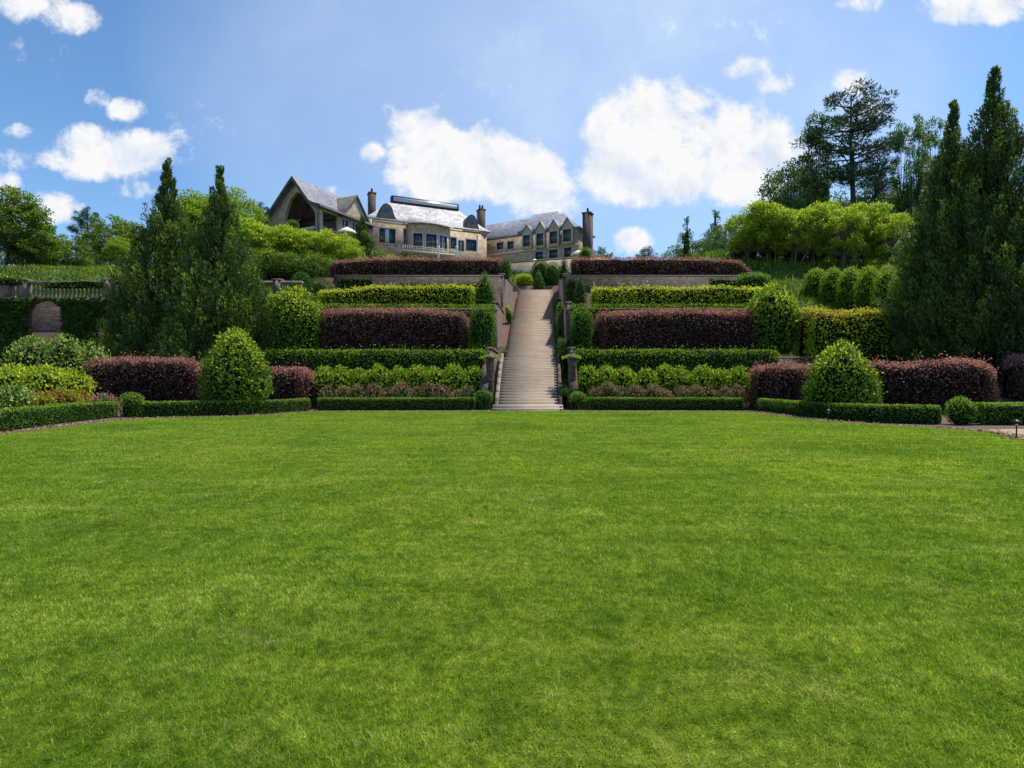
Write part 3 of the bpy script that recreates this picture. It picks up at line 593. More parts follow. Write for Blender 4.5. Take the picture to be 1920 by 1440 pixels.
g.build('ivy',[M['ivy'],M['boxg']],loc,e_)
g=Geo(); an=np.linspace(0,PI,15); pts=[(ax+1.3,Y-.14,1.5)]+[(ax+1.3*math.cos(a),Y-.14,azt-1.1+1.1*math.sin(a)) for a in an]+[(ax-1.3,Y-.14,1.5)]
g.tube(pts,.14,6); g.build('arch_ring',M['wallst'],loc,e_)
loc=(-26,Y,7.7); e_=empty('stone_balustrade',loc,'weathered stone balustrade above the ivy covered wall at the left','balustrade')
g=Geo(); zt=PZ(527,Y); g.box(x0,x1,Y-.1,Y+.3,zt-.2,zt); g.build('top_rail',M['coping'],loc,e_)
g=Geo(); g.box(x0,x1,Y-.08,Y+.28,7.702,7.86); g.build('bottom_rail',M['coping'],loc,e_)
nb=0; hB=zt-.2-7.86
xs_=[PX(p,Y) for p in (-70,12,45,203,300,420,520)]
for x in xs_:
    g=Geo(); g.box(x-.28,x+.28,Y-.14,Y+.34,7.864,zt+.02); g.box(x-.36,x+.36,Y-.2,Y+.4,zt+.022,zt+.14); g.build('pier',M['coping'],loc,e_)
x=PX(-30,Y)
while x<PX(250,Y) and nb<95:
    if min(abs(x-q) for q in xs_)>.4:
        g=Geo(); g.lathe([(.06,0),(.09,.05),(.05,.12),(.11,.35*hB),(.10,.5*hB),(.05,.75*hB),(.08,.92*hB),(.08,hB)],x,Y+.1,7.86,8); g.build('baluster',M['coping'],loc,e_,True); nb+=1
    x+=.30
hedge('trailing_ivy','ivy trailing over the left stone balustrade rail','ivy',[(PX(-60,Y),Y+.0),(PX(50,Y),Y+.0)],.7,.5,(M['boxcore'],M['ivy'],M['yel']),leaf=.14,dens=140,young=.5,amp=.18,e=.8,er=.6,fuzz=.14,z0=zt-.3)
hedge('trailing_ivy','patch of ivy hanging under the balustrade rail beside the stone pier','ivy',[(PX(85,Y),Y-.12),(PX(195,Y),Y-.12)],.3,.55,(M['boxcore'],M['ivy'],M['yel']),leaf=.12,dens=140,young=.4,amp=.18,e=.8,er=.6,fuzz=.14,z0=zt-.55)

# ornamental grass and shrubs on the left bank (uncountable ground cover)
def cover(name,label,cat,x0,x1,y0,y1,n,L_f,mats,zoff=0):
    x=R.uniform(x0,x1,n); y=R.uniform(y0,y1,n); k=(np.abs(x-xc(y))>CW+.9)|(y>62); x=x[k]; y=y[k]; n=len(x); z=hgt(x,y); P=np.stack([x,y,z+zoff],1); g=Geo()
    az=R.uniform(0,2*PI,n); D=np.stack([np.cos(az)*.5,np.sin(az)*.5,np.ones(n)],1)
    g.leaves(P,D,L_f*(1+.5*bumps(P,.5)),L_f*.16,np.where(R.uniform(size=n)<.4+.35*bumps(P,.4),1,0))
    return tag(g.build(name,mats),label,cat,kind='stuff')
cover('bank_grass','long ornamental grass covering the bank above the left balustrade','grass',-75,-17,43,60,70000,.42,[M['tree'],M['treey']])
cover('slope_grass','rough grass on the slope around the rounded shrubs at the right','grass',19,62,36.5,60,60000,.45,[M['tree'],M['myr']])
cover('hill_grass','low planting on the slope between the top hedge and the house','ground cover',-30,25,52,84,40000,.6,[M['tree'],M['myr']])

# ------------------------------------------------------------------ trees
def add_tree(name,label,cat,group,loc,trunk,crown,tm,cm):
    e_=empty(name,loc,label,cat,group); trunk.build('trunk',tm,(0,0,0),e_); crown.build('crown',cm,(0,0,0),e_); return e_
CPX=[0,.2,.34,.5,.64,.78,.89,1]; CPR=[.95,1,.92,.72,.49,.27,.12,.01]
CQ=np.cumsum(np.interp(np.linspace(0,.99,60),CPX,CPR)+.07); CQ=(CQ-CQ[0])/(CQ[-1]-CQ[0])
def conifer(ht,rb,seed,n=430,lp=125):
    global R; R0=R; R=np.random.default_rng(seed)
    t=Geo(); zz=np.linspace(0,ht*.985,9); t.tube(np.stack([.06*np.sin(zz),.06*np.cos(zz*.8),zz],1),np.linspace(.3,.025,9),8)
    g=Geo(); hs=np.linspace(0.01,.8,14); an=np.linspace(0,2*PI,17); HH,AA=np.meshgrid(hs,an,indexing='ij'); RR=rb*.42*(1-HH)**1.1*(1+.2*np.sin(AA*3+HH*9))
    g.sheet(np.stack([RR*np.cos(AA),RR*np.sin(AA),HH*ht],-1),0)
    PP,DD,MM,LL=[],[],[],[]
    for i in range(n):
        f=float(np.interp(R.uniform(0,1),CQ,np.linspace(0,.99,60))); rad=rb*float(np.interp(f+.075*(1-f),CPX,CPR))*(1+.07*math.sin(f*23+seed)); rad*=R.uniform(.55,1.04) if i%3 else R.uniform(.9,1.12)
        az=i*2.39996+R.uniform(-.2,.2); out=np.array([math.cos(az),math.sin(az),0]); upk=.9+1.3*f+R.uniform(-.3,.5)
        ax=out*.62+np.array([0,0,upk]); ax/=np.linalg.norm(ax)
        ln=(1.3+1.1*(1-f))*R.uniform(.65,1.3)*min(1,.30+rad/1.9); base=out*max(0,rad-ln*.36)+np.array([0,0,f*ht-ln*.35]); fat=.145*ln*R.uniform(.8,1.2)+.04
        s=R.uniform(0,1,lp); a2=R.uniform(0,2*PI,lp); u=np.cross(ax,[0,0,1.]); u/=max(np.linalg.norm(u),1e-6); w=np.cross(ax,u)
        rr=fat*np.sin(PI*np.clip(.18+.78*s,0,1))**.8*R.uniform(.6,1.08,lp); rad_=np.cos(a2)[:,None]*u+np.sin(a2)[:,None]*w
        P=base+ax*(s*ln)[:,None]+rad_*rr[:,None]
        br=R.uniform(0,1)**1.6*1.3*(1 if rad>rb*float(np.interp(f,CPX,CPR))*.85 else .25)
        PP.append(P); DD.append(ax*.9+rad_*.5+R.normal(size=(lp,3))*.18); MM.append(np.where(R.uniform(size=lp)<br*s,2,1)); LL.append(np.full(lp,.20))
        if i%2: t.tube([np.array([0,0,max(.2,f*ht-ln*.9-rad*.2)]),base,base+ax*ln*.6],[.05,.03,.01],4,cap=False)
    g.leaves(np.concatenate(PP),np.concatenate(DD),np.concatenate(LL),.06,np.concatenate(MM)); R=R0
    return t,g
CM=[M['boxcore'],M['conif'],M['conify']]
CGp='tall dark feathery conifers'
def place_con(label,px,ytop,Y,rb,seed,z=None,n=430):
    x=PX(px,Y); z=H(x,Y)-.1 if z is None else z; ht=PZ(ytop,Y)-z; t,g=conifer(ht,rb,seed,n)
    return add_tree('conifer_tree',label,'conifer',CGp,(x,Y,z),t,g,M['bark'],CM)
place_con('tall left conifer, the higher of the two left spires',313,300,39,3.7,11,n=680)
place_con('conifer just right of the higher left spire, with its own pointed top',412,315,37.5,3.6,12,n=680)
place_con('lower conifer on the left flank of the two left spires',258,455,38,1.9,13,n=330)
place_con('narrow low conifer behind the left pair on their right',462,470,39,1.7,14,n=200)
place_con('tallest conifer at the right, its spire near the right frame edge',1864,128,33.5,4.5,15,n=800)
place_con('second right conifer, left of the tallest with a thin spire',1788,193,35.5,3.8,16,n=640)
place_con('right conifer half cut by the right frame edge',1945,235,32.5,3.3,17,n=600)
place_con('short conifer at the left foot of the right conifer group',1728,430,36.5,1.8,18,n=300)
place_con('small dark conifer standing before the left end of the mansion',680,405,64,2.1,19,n=300)

def limbs(t,p,d,ln,r,depth,ends,spread=.6):
    k=4; pts=[p]; q=p.copy(); dd=d.copy()
    for i in range(k):
        dd=dd+R.normal(size=3)*.10; dd/=np.linalg.norm(dd); q=q+dd*ln/k; pts.append(q.copy())
    t.tube(pts,np.linspace(r,r*.6,k+1),6,cap=False)
    if depth==0: ends.append(q); return
    for j in range(3):
        nd=dd+R.normal(size=3)*spread; nd[2]=abs(nd[2])*.8+.1; nd/=np.linalg.norm(nd)
        limbs(t,q if j else pts[-2],nd,ln*.68,r*.55,depth-1,ends,spread)
def broad(ht,rx,rz,seed,ncl=130,lc=70,leaf=.24,gap=.0,trunk_h=.25,flat_top=False,multi=1,cl=.75):
    global R; R0=R; R=np.random.default_rng(seed); t=Geo(); ends=[]
    for k in range(multi):
        off=R.normal(size=3)*(.35 if multi>1 else 0); off[2]=0
        d=np.array([off[0]*.7,off[1]*.7,1.]); d/=np.linalg.norm(d)
        limbs(t,off,d,ht*trunk_h,ht*.018+.06 if multi==1 else .09,3,ends,.5)
    cz=ht-rz; C=[]; tries=0
    while len(C)<ncl and tries<9000:
        tries+=1; v=R.normal(size=3); v/=np.linalg.norm(v); rr=R.uniform(.35,1)**.5
        p=np.array([v[0]*rx*rr,v[1]*rx*rr,cz+v[2]*rz*rr])
        if flat_top and p[2]>cz+rz*.6: p[2]=cz+rz*.6+R.uniform(-.3,.3)
        b=bumps(p[None]*1.0,2.2/rx,seed)[0]
        if b<gap-.35: continue
        p+=v*b*rx*.22; C.append(p)
    C=np.array(C); g=Geo(); n=len(C)*lc; c=np.repeat(C,lc,0); o=R.normal(size=(n,3)); o=nrm(o)*(R.uniform(0,1,(n,1))**.45)*cl*R.uniform(.6,1.1,(n,1)); o[:,2]*=.65
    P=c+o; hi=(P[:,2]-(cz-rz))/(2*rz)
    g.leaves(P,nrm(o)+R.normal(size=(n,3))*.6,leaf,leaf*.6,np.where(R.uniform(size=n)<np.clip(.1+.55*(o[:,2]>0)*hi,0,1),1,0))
    for p in C[:40]:
        base=np.array([0,0,min(p[2]*.75,ht*(trunk_h+.25))]); mid=(base+p)/2+np.array([0,0,-.1]); t.tube([base,mid,p],[.07,.05,.02],5,cap=False)
    R=R0; return t,g
def pine(ht,seed,crown=.52,spread=3.7,nb=50):
    global R; R0=R; R=np.random.default_rng(seed); t=Geo(); zz=np.linspace(0,ht,10); t.tube(np.stack([.18*np.sin(zz*.2+seed),.15*np.cos(zz*.23),zz],1),np.linspace(.36,.05,10),8)
    g=Geo(); PP=[];DD=[]
    for i in range(nb):
        f=1-crown+crown*R.uniform(0,1)**.85; ln=spread*(math.sin(PI*min(1,(f-1+crown)/crown*.85+.12))**.7)*R.uniform(.45,1.1)+.3; az=i*2.4+R.uniform(-.4,.4)
        d=np.array([math.cos(az),math.sin(az),R.uniform(.0,.55)]); b=np.array([0,0,f*ht]); m1=b+d*ln*.5+np.array([0,0,-.1]); e1=b+d*ln+np.array([0,0,.25])
        t.tube([b,m1,e1],[.09,.06,.025],5,cap=False)
        for k in range(R.integers(3,6)):
            c=b+d*ln*R.uniform(.5,1.05)+R.normal(size=3)*np.array([.5,.5,.3]); n=75; o=nrm(R.normal(size=(n,3))); PP.append(c+o*R.uniform(.1,.55,(n,1))*np.array([1,1,.7])); DD.append(o+np.array([0,0,.4]))
    g.leaves(np.concatenate(PP),np.concatenate(DD),.34,.09); R=R0; return t,g
# prototypes are placed as the first real tree, the rest are copies
def family(name,cat,group,tg,tm,cm,ht,rows,tz=None):
    first=None
    for (px,ytop,Y,wf,label) in rows:
        x=PX(px,Y); z=H(x,Y)-.2; h=PZ(ytop,Y)-z; s=h/ht
        if first is None: first=add_tree(name,label,cat,group,(x,Y,z),tg[0],tg[1],tm,cm); o=first; o.scale=(wf*s,wf*s,s); o.rotation_euler=(0,0,R.uniform(0,6))
        else: o=dup(first,(x,Y,z),R.uniform(0,6),(wf*s,wf*s,s),label)
# crape myrtle rows
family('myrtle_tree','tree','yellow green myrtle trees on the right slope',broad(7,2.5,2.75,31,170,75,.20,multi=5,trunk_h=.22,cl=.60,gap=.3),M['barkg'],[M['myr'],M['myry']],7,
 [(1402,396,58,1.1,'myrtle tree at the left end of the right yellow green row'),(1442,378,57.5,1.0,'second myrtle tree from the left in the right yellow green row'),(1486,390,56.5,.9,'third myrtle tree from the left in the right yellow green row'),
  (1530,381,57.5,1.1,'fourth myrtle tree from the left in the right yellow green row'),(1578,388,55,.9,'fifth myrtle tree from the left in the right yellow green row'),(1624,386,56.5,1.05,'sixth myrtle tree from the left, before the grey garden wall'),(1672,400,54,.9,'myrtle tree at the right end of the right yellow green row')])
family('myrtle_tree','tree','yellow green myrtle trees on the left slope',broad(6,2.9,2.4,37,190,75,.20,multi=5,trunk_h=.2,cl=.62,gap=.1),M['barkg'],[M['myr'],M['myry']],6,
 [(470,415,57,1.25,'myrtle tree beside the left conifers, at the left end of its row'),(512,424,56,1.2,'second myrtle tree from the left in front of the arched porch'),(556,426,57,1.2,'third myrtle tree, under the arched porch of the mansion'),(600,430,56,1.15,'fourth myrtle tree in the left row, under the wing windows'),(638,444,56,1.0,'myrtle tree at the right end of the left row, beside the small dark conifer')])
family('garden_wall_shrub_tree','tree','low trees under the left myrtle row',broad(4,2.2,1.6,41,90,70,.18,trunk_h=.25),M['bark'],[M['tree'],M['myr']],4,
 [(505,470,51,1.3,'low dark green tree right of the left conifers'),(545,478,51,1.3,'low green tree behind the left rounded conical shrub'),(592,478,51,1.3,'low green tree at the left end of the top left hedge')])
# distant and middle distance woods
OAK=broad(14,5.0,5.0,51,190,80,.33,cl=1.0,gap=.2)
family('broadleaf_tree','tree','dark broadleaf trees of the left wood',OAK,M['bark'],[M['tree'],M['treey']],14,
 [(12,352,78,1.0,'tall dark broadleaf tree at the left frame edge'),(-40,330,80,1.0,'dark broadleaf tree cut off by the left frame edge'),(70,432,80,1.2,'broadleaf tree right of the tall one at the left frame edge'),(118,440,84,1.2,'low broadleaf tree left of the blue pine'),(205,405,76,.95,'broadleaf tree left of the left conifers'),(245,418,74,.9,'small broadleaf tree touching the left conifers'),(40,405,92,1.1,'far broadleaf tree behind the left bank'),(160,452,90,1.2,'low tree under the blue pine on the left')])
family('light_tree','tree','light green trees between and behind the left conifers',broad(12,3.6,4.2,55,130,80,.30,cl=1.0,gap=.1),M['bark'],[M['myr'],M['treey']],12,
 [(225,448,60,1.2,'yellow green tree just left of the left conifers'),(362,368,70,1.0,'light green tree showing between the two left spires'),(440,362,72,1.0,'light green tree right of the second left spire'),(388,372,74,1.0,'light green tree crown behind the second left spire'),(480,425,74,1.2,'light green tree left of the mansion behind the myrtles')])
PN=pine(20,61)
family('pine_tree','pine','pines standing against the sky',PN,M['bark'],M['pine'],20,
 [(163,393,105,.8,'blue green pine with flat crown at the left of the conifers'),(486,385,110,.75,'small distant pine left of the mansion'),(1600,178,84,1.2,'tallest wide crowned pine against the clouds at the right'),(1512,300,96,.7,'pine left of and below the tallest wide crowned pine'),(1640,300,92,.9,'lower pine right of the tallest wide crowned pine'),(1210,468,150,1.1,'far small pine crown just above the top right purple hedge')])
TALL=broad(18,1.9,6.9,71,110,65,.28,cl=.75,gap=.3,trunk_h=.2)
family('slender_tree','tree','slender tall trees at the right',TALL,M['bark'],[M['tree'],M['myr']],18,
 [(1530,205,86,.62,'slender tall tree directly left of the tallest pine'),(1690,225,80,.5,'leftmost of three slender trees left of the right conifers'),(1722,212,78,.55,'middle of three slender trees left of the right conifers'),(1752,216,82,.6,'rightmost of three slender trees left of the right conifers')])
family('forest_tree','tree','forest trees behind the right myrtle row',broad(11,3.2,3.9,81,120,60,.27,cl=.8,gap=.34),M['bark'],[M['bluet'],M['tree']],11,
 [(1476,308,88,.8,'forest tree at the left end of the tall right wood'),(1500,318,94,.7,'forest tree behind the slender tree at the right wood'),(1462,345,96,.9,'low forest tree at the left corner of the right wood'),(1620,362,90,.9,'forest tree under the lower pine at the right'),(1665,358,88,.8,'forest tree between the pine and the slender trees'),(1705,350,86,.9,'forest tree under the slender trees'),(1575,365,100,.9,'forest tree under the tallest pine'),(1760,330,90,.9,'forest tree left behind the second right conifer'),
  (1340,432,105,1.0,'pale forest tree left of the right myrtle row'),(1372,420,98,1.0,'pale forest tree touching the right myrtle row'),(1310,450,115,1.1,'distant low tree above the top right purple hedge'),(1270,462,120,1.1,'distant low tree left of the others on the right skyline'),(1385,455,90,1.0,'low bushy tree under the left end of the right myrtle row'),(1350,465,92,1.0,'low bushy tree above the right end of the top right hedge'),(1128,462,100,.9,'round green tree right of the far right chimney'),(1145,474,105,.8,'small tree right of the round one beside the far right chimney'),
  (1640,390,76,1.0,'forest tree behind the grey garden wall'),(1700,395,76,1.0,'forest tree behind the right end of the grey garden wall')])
family('spire_tree','conifer','distant spire shaped trees on the right skyline',conifer(9,2.2,91,150,60),M['bark'],CM,9,[(1288,405,112,1.0,'distant narrow spire tree on the right skyline'),(1342,393,118,1.3,'distant broader spire tree left of the myrtle row')])
# grey garden wall at the right, behind the rounded shrubs
Yg=61; loc=(PX(1660,Yg),Yg,12); e_=empty('grey_screen_wall',loc,'grey garden wall behind the myrtle trees at the right','wall')
g=Geo(); g.box(PX(1605,Yg),PX(1800,Yg),Yg,Yg+.4,10,PZ(432,Yg)); g.build('wall_face',flat('grey_render',(.16,.17,.17),.9,.35,1.2),loc,e_)
g=Geo(); g.box(PX(1603,Yg),PX(1802,Yg),Yg-.06,Yg+.46,PZ(432,Yg)+.002,PZ(432,Yg)+.15); g.build('coping',flat('grey_coping',(.22,.22,.21),.9,.2,1.2),loc,e_)
# slim dark post seen against the sky
x=PX(1709,53); z=H(x,53); loc=(x,53,z); e_=empty('lamp_post',loc,'slim dark pole left of the right conifers','pole')
g=Geo(); g.tube([(x,53,z),(x,53,PZ(330,53))],[.09,.06],8); g.build('pole',M['darkm'],loc,e_); g=Geo(); g.lathe([(.0,0),(.16,.0),(.14,.3),(0,.32)],x,53,z,10); g.build('base',M['darkm'],loc,e_)
# garden lights
for px,py,lab in ((1906,822,'small black path light standing at the right end of the path'),(1553,792,'small black path light before the right curved low hedge')):
    Y=CH*F/(py-720); x=PX(px,Y); loc=(x,Y,.02); e_=empty('path_light',loc,lab,'garden light','black path lights')
    g=Geo(); g.tube([(x,Y,.02),(x,Y,.42)],[.018,.016],8); g.build('stem',M['darkm'],loc,e_)
    g=Geo(); g.lathe([(.02,.40),(.13,.42),(.10,.47),(.03,.52),(0,.53)],x,Y,0,16); g.build('shade',M['darkm'],loc,e_)
    g=Geo(); g.lathe([(.0,.36),(.035,.365),(.035,.40),(0,.405)],x,Y,0,12); g.build('lens',M['curtain'],loc,e_)

# ------------------------------------------------------------------ mansion
ML=(-12,90,19.5)
MN=empty('mansion',ML,'large pale stone mansion with slate roofs, dormers and tall chimneys on the hilltop','house')
def part(g,name,mats,parent=MN,label=None,smooth=False):
    o=g.build(name,mats,ML,parent,smooth)
    if label: o['label']=label
    return o
def window(fr,px0,px1,py0,py1,nx=2,ny=2,v=0,blind=False,sur=.14):
    u0,u1=fr.u(px0,v),fr.u(px1,v); zt=fr.z((px0+px1)/2,py0,v); zb=fr.z((px0+px1)/2,py1,v); return windowu(fr,u0,u1,zb,zt,nx,ny,v,blind,sur)
def windowu(fr,u0,u1,zb,zt,nx=2,ny=2,v=0,blind=False,sur=.14):
    g=Geo()
    for a,b,c,d in ((u0-sur,u0,zb-sur,zt+sur),(u1,u1+sur,zb-sur,zt+sur),(u0,u1,zt,zt+sur),(u0,u1,zb-sur,zb)): g.box(a,b,v-.10,v+.02,c,d,0,fr)
    w=part(g,'window',M['trim'])
    g=Geo(); t=.06
    g.box(u0,u0+t,v-.07,v-.02,zb,zt,0,fr); g.box(u1-t,u1,v-.07,v-.02,zb,zt,0,fr); g.box(u0+t,u1-t,v-.07,v-.02,zt-t,zt,0,fr); g.box(u0+t,u1-t,v-.07,v-.02,zb,zb+t,0,fr)
    for i in range(1,nx): q=u0+(u1-u0)*i/nx; g.box(q-.05,q+.05,v-.068,v-.022,zb+t,zt-t,0,fr)
    for i in range(1,ny): q=zb+(zt-zb)*i/ny; g.box(u0+t,u1-t,v-.066,v-.024,q-.03,q+.03,0,fr)
    part(g,'frame',M['dark'],w)
    g=Geo(); g.box(u0+.01,u1-.01,v-.04,v-.01,zb+.01,zt-.01,0,fr); part(g,'pane',M['glass'],w)
    if blind:
        g=Geo(); g.box(u0+(u1-u0)*.36,u0+(u1-u0)*.62,v-.052,v-.043,zb+.1,zt-.1,0,fr); part(g,'blind',M['curtain'],w)
    return w
def hip(fr,L,D,ze,zr,ul,ur,vr,oh=.5,th=.18):
    g=Geo(); a=[(-oh,-oh,ze),(L+oh,-oh,ze),(L+oh,D+oh,ze),(-oh,D+oh,ze)]; r=[(ul,vr,zr),(ur,vr,zr)]
    # slightly bell-cast lower slopes
    def mid(p,q,k=.25,dz=-.22): return tuple(np.array(p)*(1-k)+np.array(q)*k+np.array([0,0,dz]))
    m=[mid(a[0],r[0]),mid(a[1],r[1]),mid(a[2],r[1]),mid(a[3],r[0])]
    V=a+m+r+[(x,y,z-th) for x,y,z in a]
    f=[(0,1,5,4),(1,2,6,5),(2,3,7,6),(3,0,4,7),(4,5,9,8),(6,7,8,9),(0,12-2,11,1),(1,11,12,2),(2,12,13,3),(3,13,10,0),(10,13,12,11)]
    g.add(fr.w(np.array(V)),f); g.add(fr.w(np.array(V)),[(5,6,9),(7,4,8)])
    return g
# main block
FM=Frame(-22.5,88,23.7); Lm=19.9; EZ=27.2; BZ=18.6
g=Geo(); g.box(0,Lm,0,11,BZ,EZ-.1,0,FM); part(g,'wall',M['house'])
g=hip(FM,Lm,11,EZ,32.1,5.07,16.46,5.5); part(g,'roof',M['slate'])
g=Geo(); g.box(-.06,Lm+.06,-.12,-.003,EZ-.55,EZ-.2,0,FM); part(g,'cornice',M['trim'])
g=Geo(); g.box(4.9,16.6,4.9,6.1,31.75,32.85,0,FM); rt=part(g,'ridge_skylight',M['dark'])
g=Geo(); g.box(5.2,16.3,4.86,4.898,31.98,32.62,0,FM); part(g,'pane',flat('skylight_glass',(.45,.47,.55),.25,.1,1),rt)
# bow window bay
bc=FM.u(803); br=3.7
g=Geo(); an=np.linspace(PI,2*PI,6); prof=[(bc+br*math.cos(a),br*.5*math.sin(a)) for a in an]
g.prism([tuple(FM.w(np.array([u,v,BZ]))) for u,v in prof],(0,0,EZ-.3-BZ)); bay=part(g,'bay_wall',M['house'])
g=Geo(); an=np.linspace(PI,2*PI,17); A=[(bc+(br+.55)*math.cos(a),(br*.5+.6)*math.sin(a)) for a in an]
V=[tuple(FM.w(np.array([u,v,EZ-.28]))) for u,v in A]+[tuple(FM.w(np.array([bc+(u-bc)*.62,max(v*.0,0)+1.7,EZ+1.55]))) for u,v in A]+[tuple(FM.w(np.array([u,v,EZ-.45]))) for u,v in A]
n=17; g.add(V,[(i,i+1,n+i+1,n+i) for i in range(n-1)]+[(i,2*n+i,2*n+i+1,i+1) for i in range(n-1)]); part(g,'bay_roof',M['slate'])
an=np.linspace(PI,2*PI,6)
for i in range(1,4):
    a0=(bc+br*math.cos(an[i]),br*.5*math.sin(an[i])); a1=(bc+br*math.cos(an[i+1]),br*.5*math.sin(an[i+1]))
    p0=FM.w(np.array([*a0,0])); p1=FM.w(np.array([*a1,0])); ff=Frame(p0[0],p0[1],math.degrees(math.atan2(p1[1]-p0[1],p1[0]-p0[0]))); ln=float(np.linalg.norm(p1-p0))
    windowu(ff,.28,ln-.28,22.9,25.3,2,3,0,i==3,.14); windowu(ff,.3,ln-.3,20.1,21.7,2,1,0,False,.1)
# balcony
g=Geo(); u0,u1=FM.u(752,-1.8),FM.u(848,-1.8); g.box(u0,u1,-3.0,-.02,21.95,22.15,0,FM); bl=part(g,'balcony',M['trim'])
g=Geo(); g.box(u0,u1,-3.0,-2.9,22.75,22.85,0,FM)
for q in np.linspace(u0,u1-.08,24): g.box(q,q+.07,-2.98,-2.92,22.152,22.748,0,FM)
part(g,'railing',M['trim'],bl)
window(FM,711,741,429,456,3,1,0,True); window(FM,757,766,430,458,1,2); window(FM,874,893,450,470,2,2); window(FM,860,869,452,470,1,2,0,True); 
window(FM,845,855,446,466,1,2)
for px,yt in ((822,462),(856,462),(895,440)):
    g=Geo(); u=FM.u(px,-4.2); zt=FM.z(px,yt,-4.2); q=FM.w(np.array([u,-4.2,0])); g.lathe([(.0,-3.2),(.17,-3.2),(.15,-2.9),(.13,-.35),(.18,-.2),(.2,0),(0,.02)],q[0],q[1],zt,12); part(g,'column',M['white'],smooth=True)
# dormers (bell shaped with a round window)
for px,wd,yt,yb in ((725,3.4,381,412),(885,3.2,402,434)):
    u=FM.u(px,-.1); zt=FM.z(px,yt,-.1); zb=FM.z(px,yb,-.1); h=zt-zb
    out=[(-wd/2,0),(-wd/2*.98,.07*h),(-wd/2*.78,.22*h),(-wd/2*.62,.5*h),(-wd/2*.50,.76*h),(-wd/2*.28,.94*h),(0,h),(wd/2*.28,.94*h),(wd/2*.50,.76*h),(wd/2*.62,.5*h),(wd/2*.78,.22*h),(wd/2*.98,.07*h),(wd/2,0)]
    d=FM.w(np.array([0,3.6,0]))-FM.w(np.array([0,0,0]))
    g=Geo(); g.prism([tuple(FM.w(np.array([u+a,-.1,zb+c]))) for a,c in out],d); dm=part(g,'dormer',M['slated'])
    g=Geo(); g.prism([tuple(FM.w(np.array([u+a*.80,-.2,zb+.22+c*.84]))) for a,c in out],d*.027); part(g,'dormer_front',flat('dormer_stone',(.20,.18,.15),.85,.25,2),dm)
    g=Geo(); g.box(u-wd/2-.1,u+wd/2+.1,-.3,.3,zb-.16,zb-.004,0,FM); part(g,'sill',M['slated'],dm)
    g=Geo(); an=np.linspace(0,2*PI,21)[:-1]; g.prism([tuple(FM.w(np.array([u+.42*math.cos(a),-.26,zb+h*.56+.42*math.sin(a)]))) for a in an],d*.012); rw=part(g,'round_pane',M['glass'],dm)
def chimney(x,y,z0,zt,w,d,deg,flues=1,taper=False):
    fr=Frame(x,y,deg); g=Geo(); g.box(-w/2,w/2,-d/2,d/2,z0,zt-.35,0,fr); g.box(-w/2-.1,w/2+.1,-d/2-.1,d/2+.1,zt-.348,zt-.12,0,fr)
    if taper: g.box(-w/2-.35,w/2+.35,-d/2-.2,d/2+.2,z0,z0+(zt-z0)*.42,0,fr)
    c=part(g,'chimney',M['brick'])
    for i in range(flues):
        g=Geo(); q=fr.w(np.array([(i-(flues-1)/2)*.5,0,0])); g.lathe([(.17,-.13),(.20,.1),(.16,.5),(.19,.62),(0,.6)],q[0],q[1],zt,10); part(g,'flue_pot',M['brick'],c,smooth=True)
q=FM.w(np.array([FM.u(697,3.2),3.2,0])); chimney(q[0],q[1],26,PZ(361,q[1]),1.05,1.3,23.7,1)
q=FM.w(np.array([FM.u(902,3.4),3.4,0])); chimney(q[0],q[1],26,PZ(392,q[1]),1.1,1.3,23.7,2)
# right wing
FR=Frame(-5.68,101.05,-28.5); Lr=18.6; RZ=26.9
g=Geo(); g.box(0,Lr,0,6.5,BZ,RZ-.1,0,FR); part(g,'wall',M['house'])
g=hip(FR,Lr,6.5,RZ,30.6,-.5,14.6,3.2); part(g,'roof',M['slateg'])
g=hip(Frame(*FR.w(np.array([8.0,-.05,0]))[:2],-28.5),8.2,6.6,RZ+.5,31.1,1.0,5.6,3.3,.3); part(g,'roof',M['slateg'])
g=Geo(); g.box(-.06,Lr+.06,-.13,-.004,24.0,24.25,0,FR); part(g,'string_course',M['trim'])
for px,w0,w1,gt,wt,wb in ((987,981,994,423,441,462),(1012,1006,1019,417,438,460),(1038,1031,1045,413,434,457),(1064,1056,1071,409,430,453)):
    vb=-.75; u0,u1=FR.u(w0-2.5,vb),FR.u(w1+2.5,vb); um=(u0+u1)/2; zt=FR.z(px,gt,vb); ze=FR.z(px,wt-5,vb); z0=FR.z(px,wb+5,vb)
    g=Geo(); d=FR.w(np.array([0,3.2,0]))-FR.w(np.array([0,0,0]))
    g.prism([tuple(FR.w(np.array([a,vb,c]))) for a,c in ((u0,z0),(u1,z0),(u1,ze),(um,zt),(u0,ze))],d*.9); gb=part(g,'gable_bay',M['house'])
    g=Geo()
    for sg,ua in ((-1,u0),(1,u1)):
        A=[(um,zt+.02),(ua+sg*.18,ze-.22),(ua+sg*.18,ze-.04),(um,zt+.22)]
        g.prism([tuple(FR.w(np.array([a,vb-.12,c]))) for a,c in A],d)
    part(g,'gable_roof',M['slateg'],gb)
    window(FR,w0,w1,wt,wb,2,3,vb,False,.1)
window(FR,932,944,455,468,2,2); window(FR,952,963,453,467,2,2); window(FR,1004,1019,472,486,3,1); window(FR,1030,1046,468,484,3,1); window(FR,1058,1072,464,482,2,1)
chimney(PX(1102,91.5),91.5,BZ,PZ(398,91.5),1.3,1.3,-28.5,1,True)
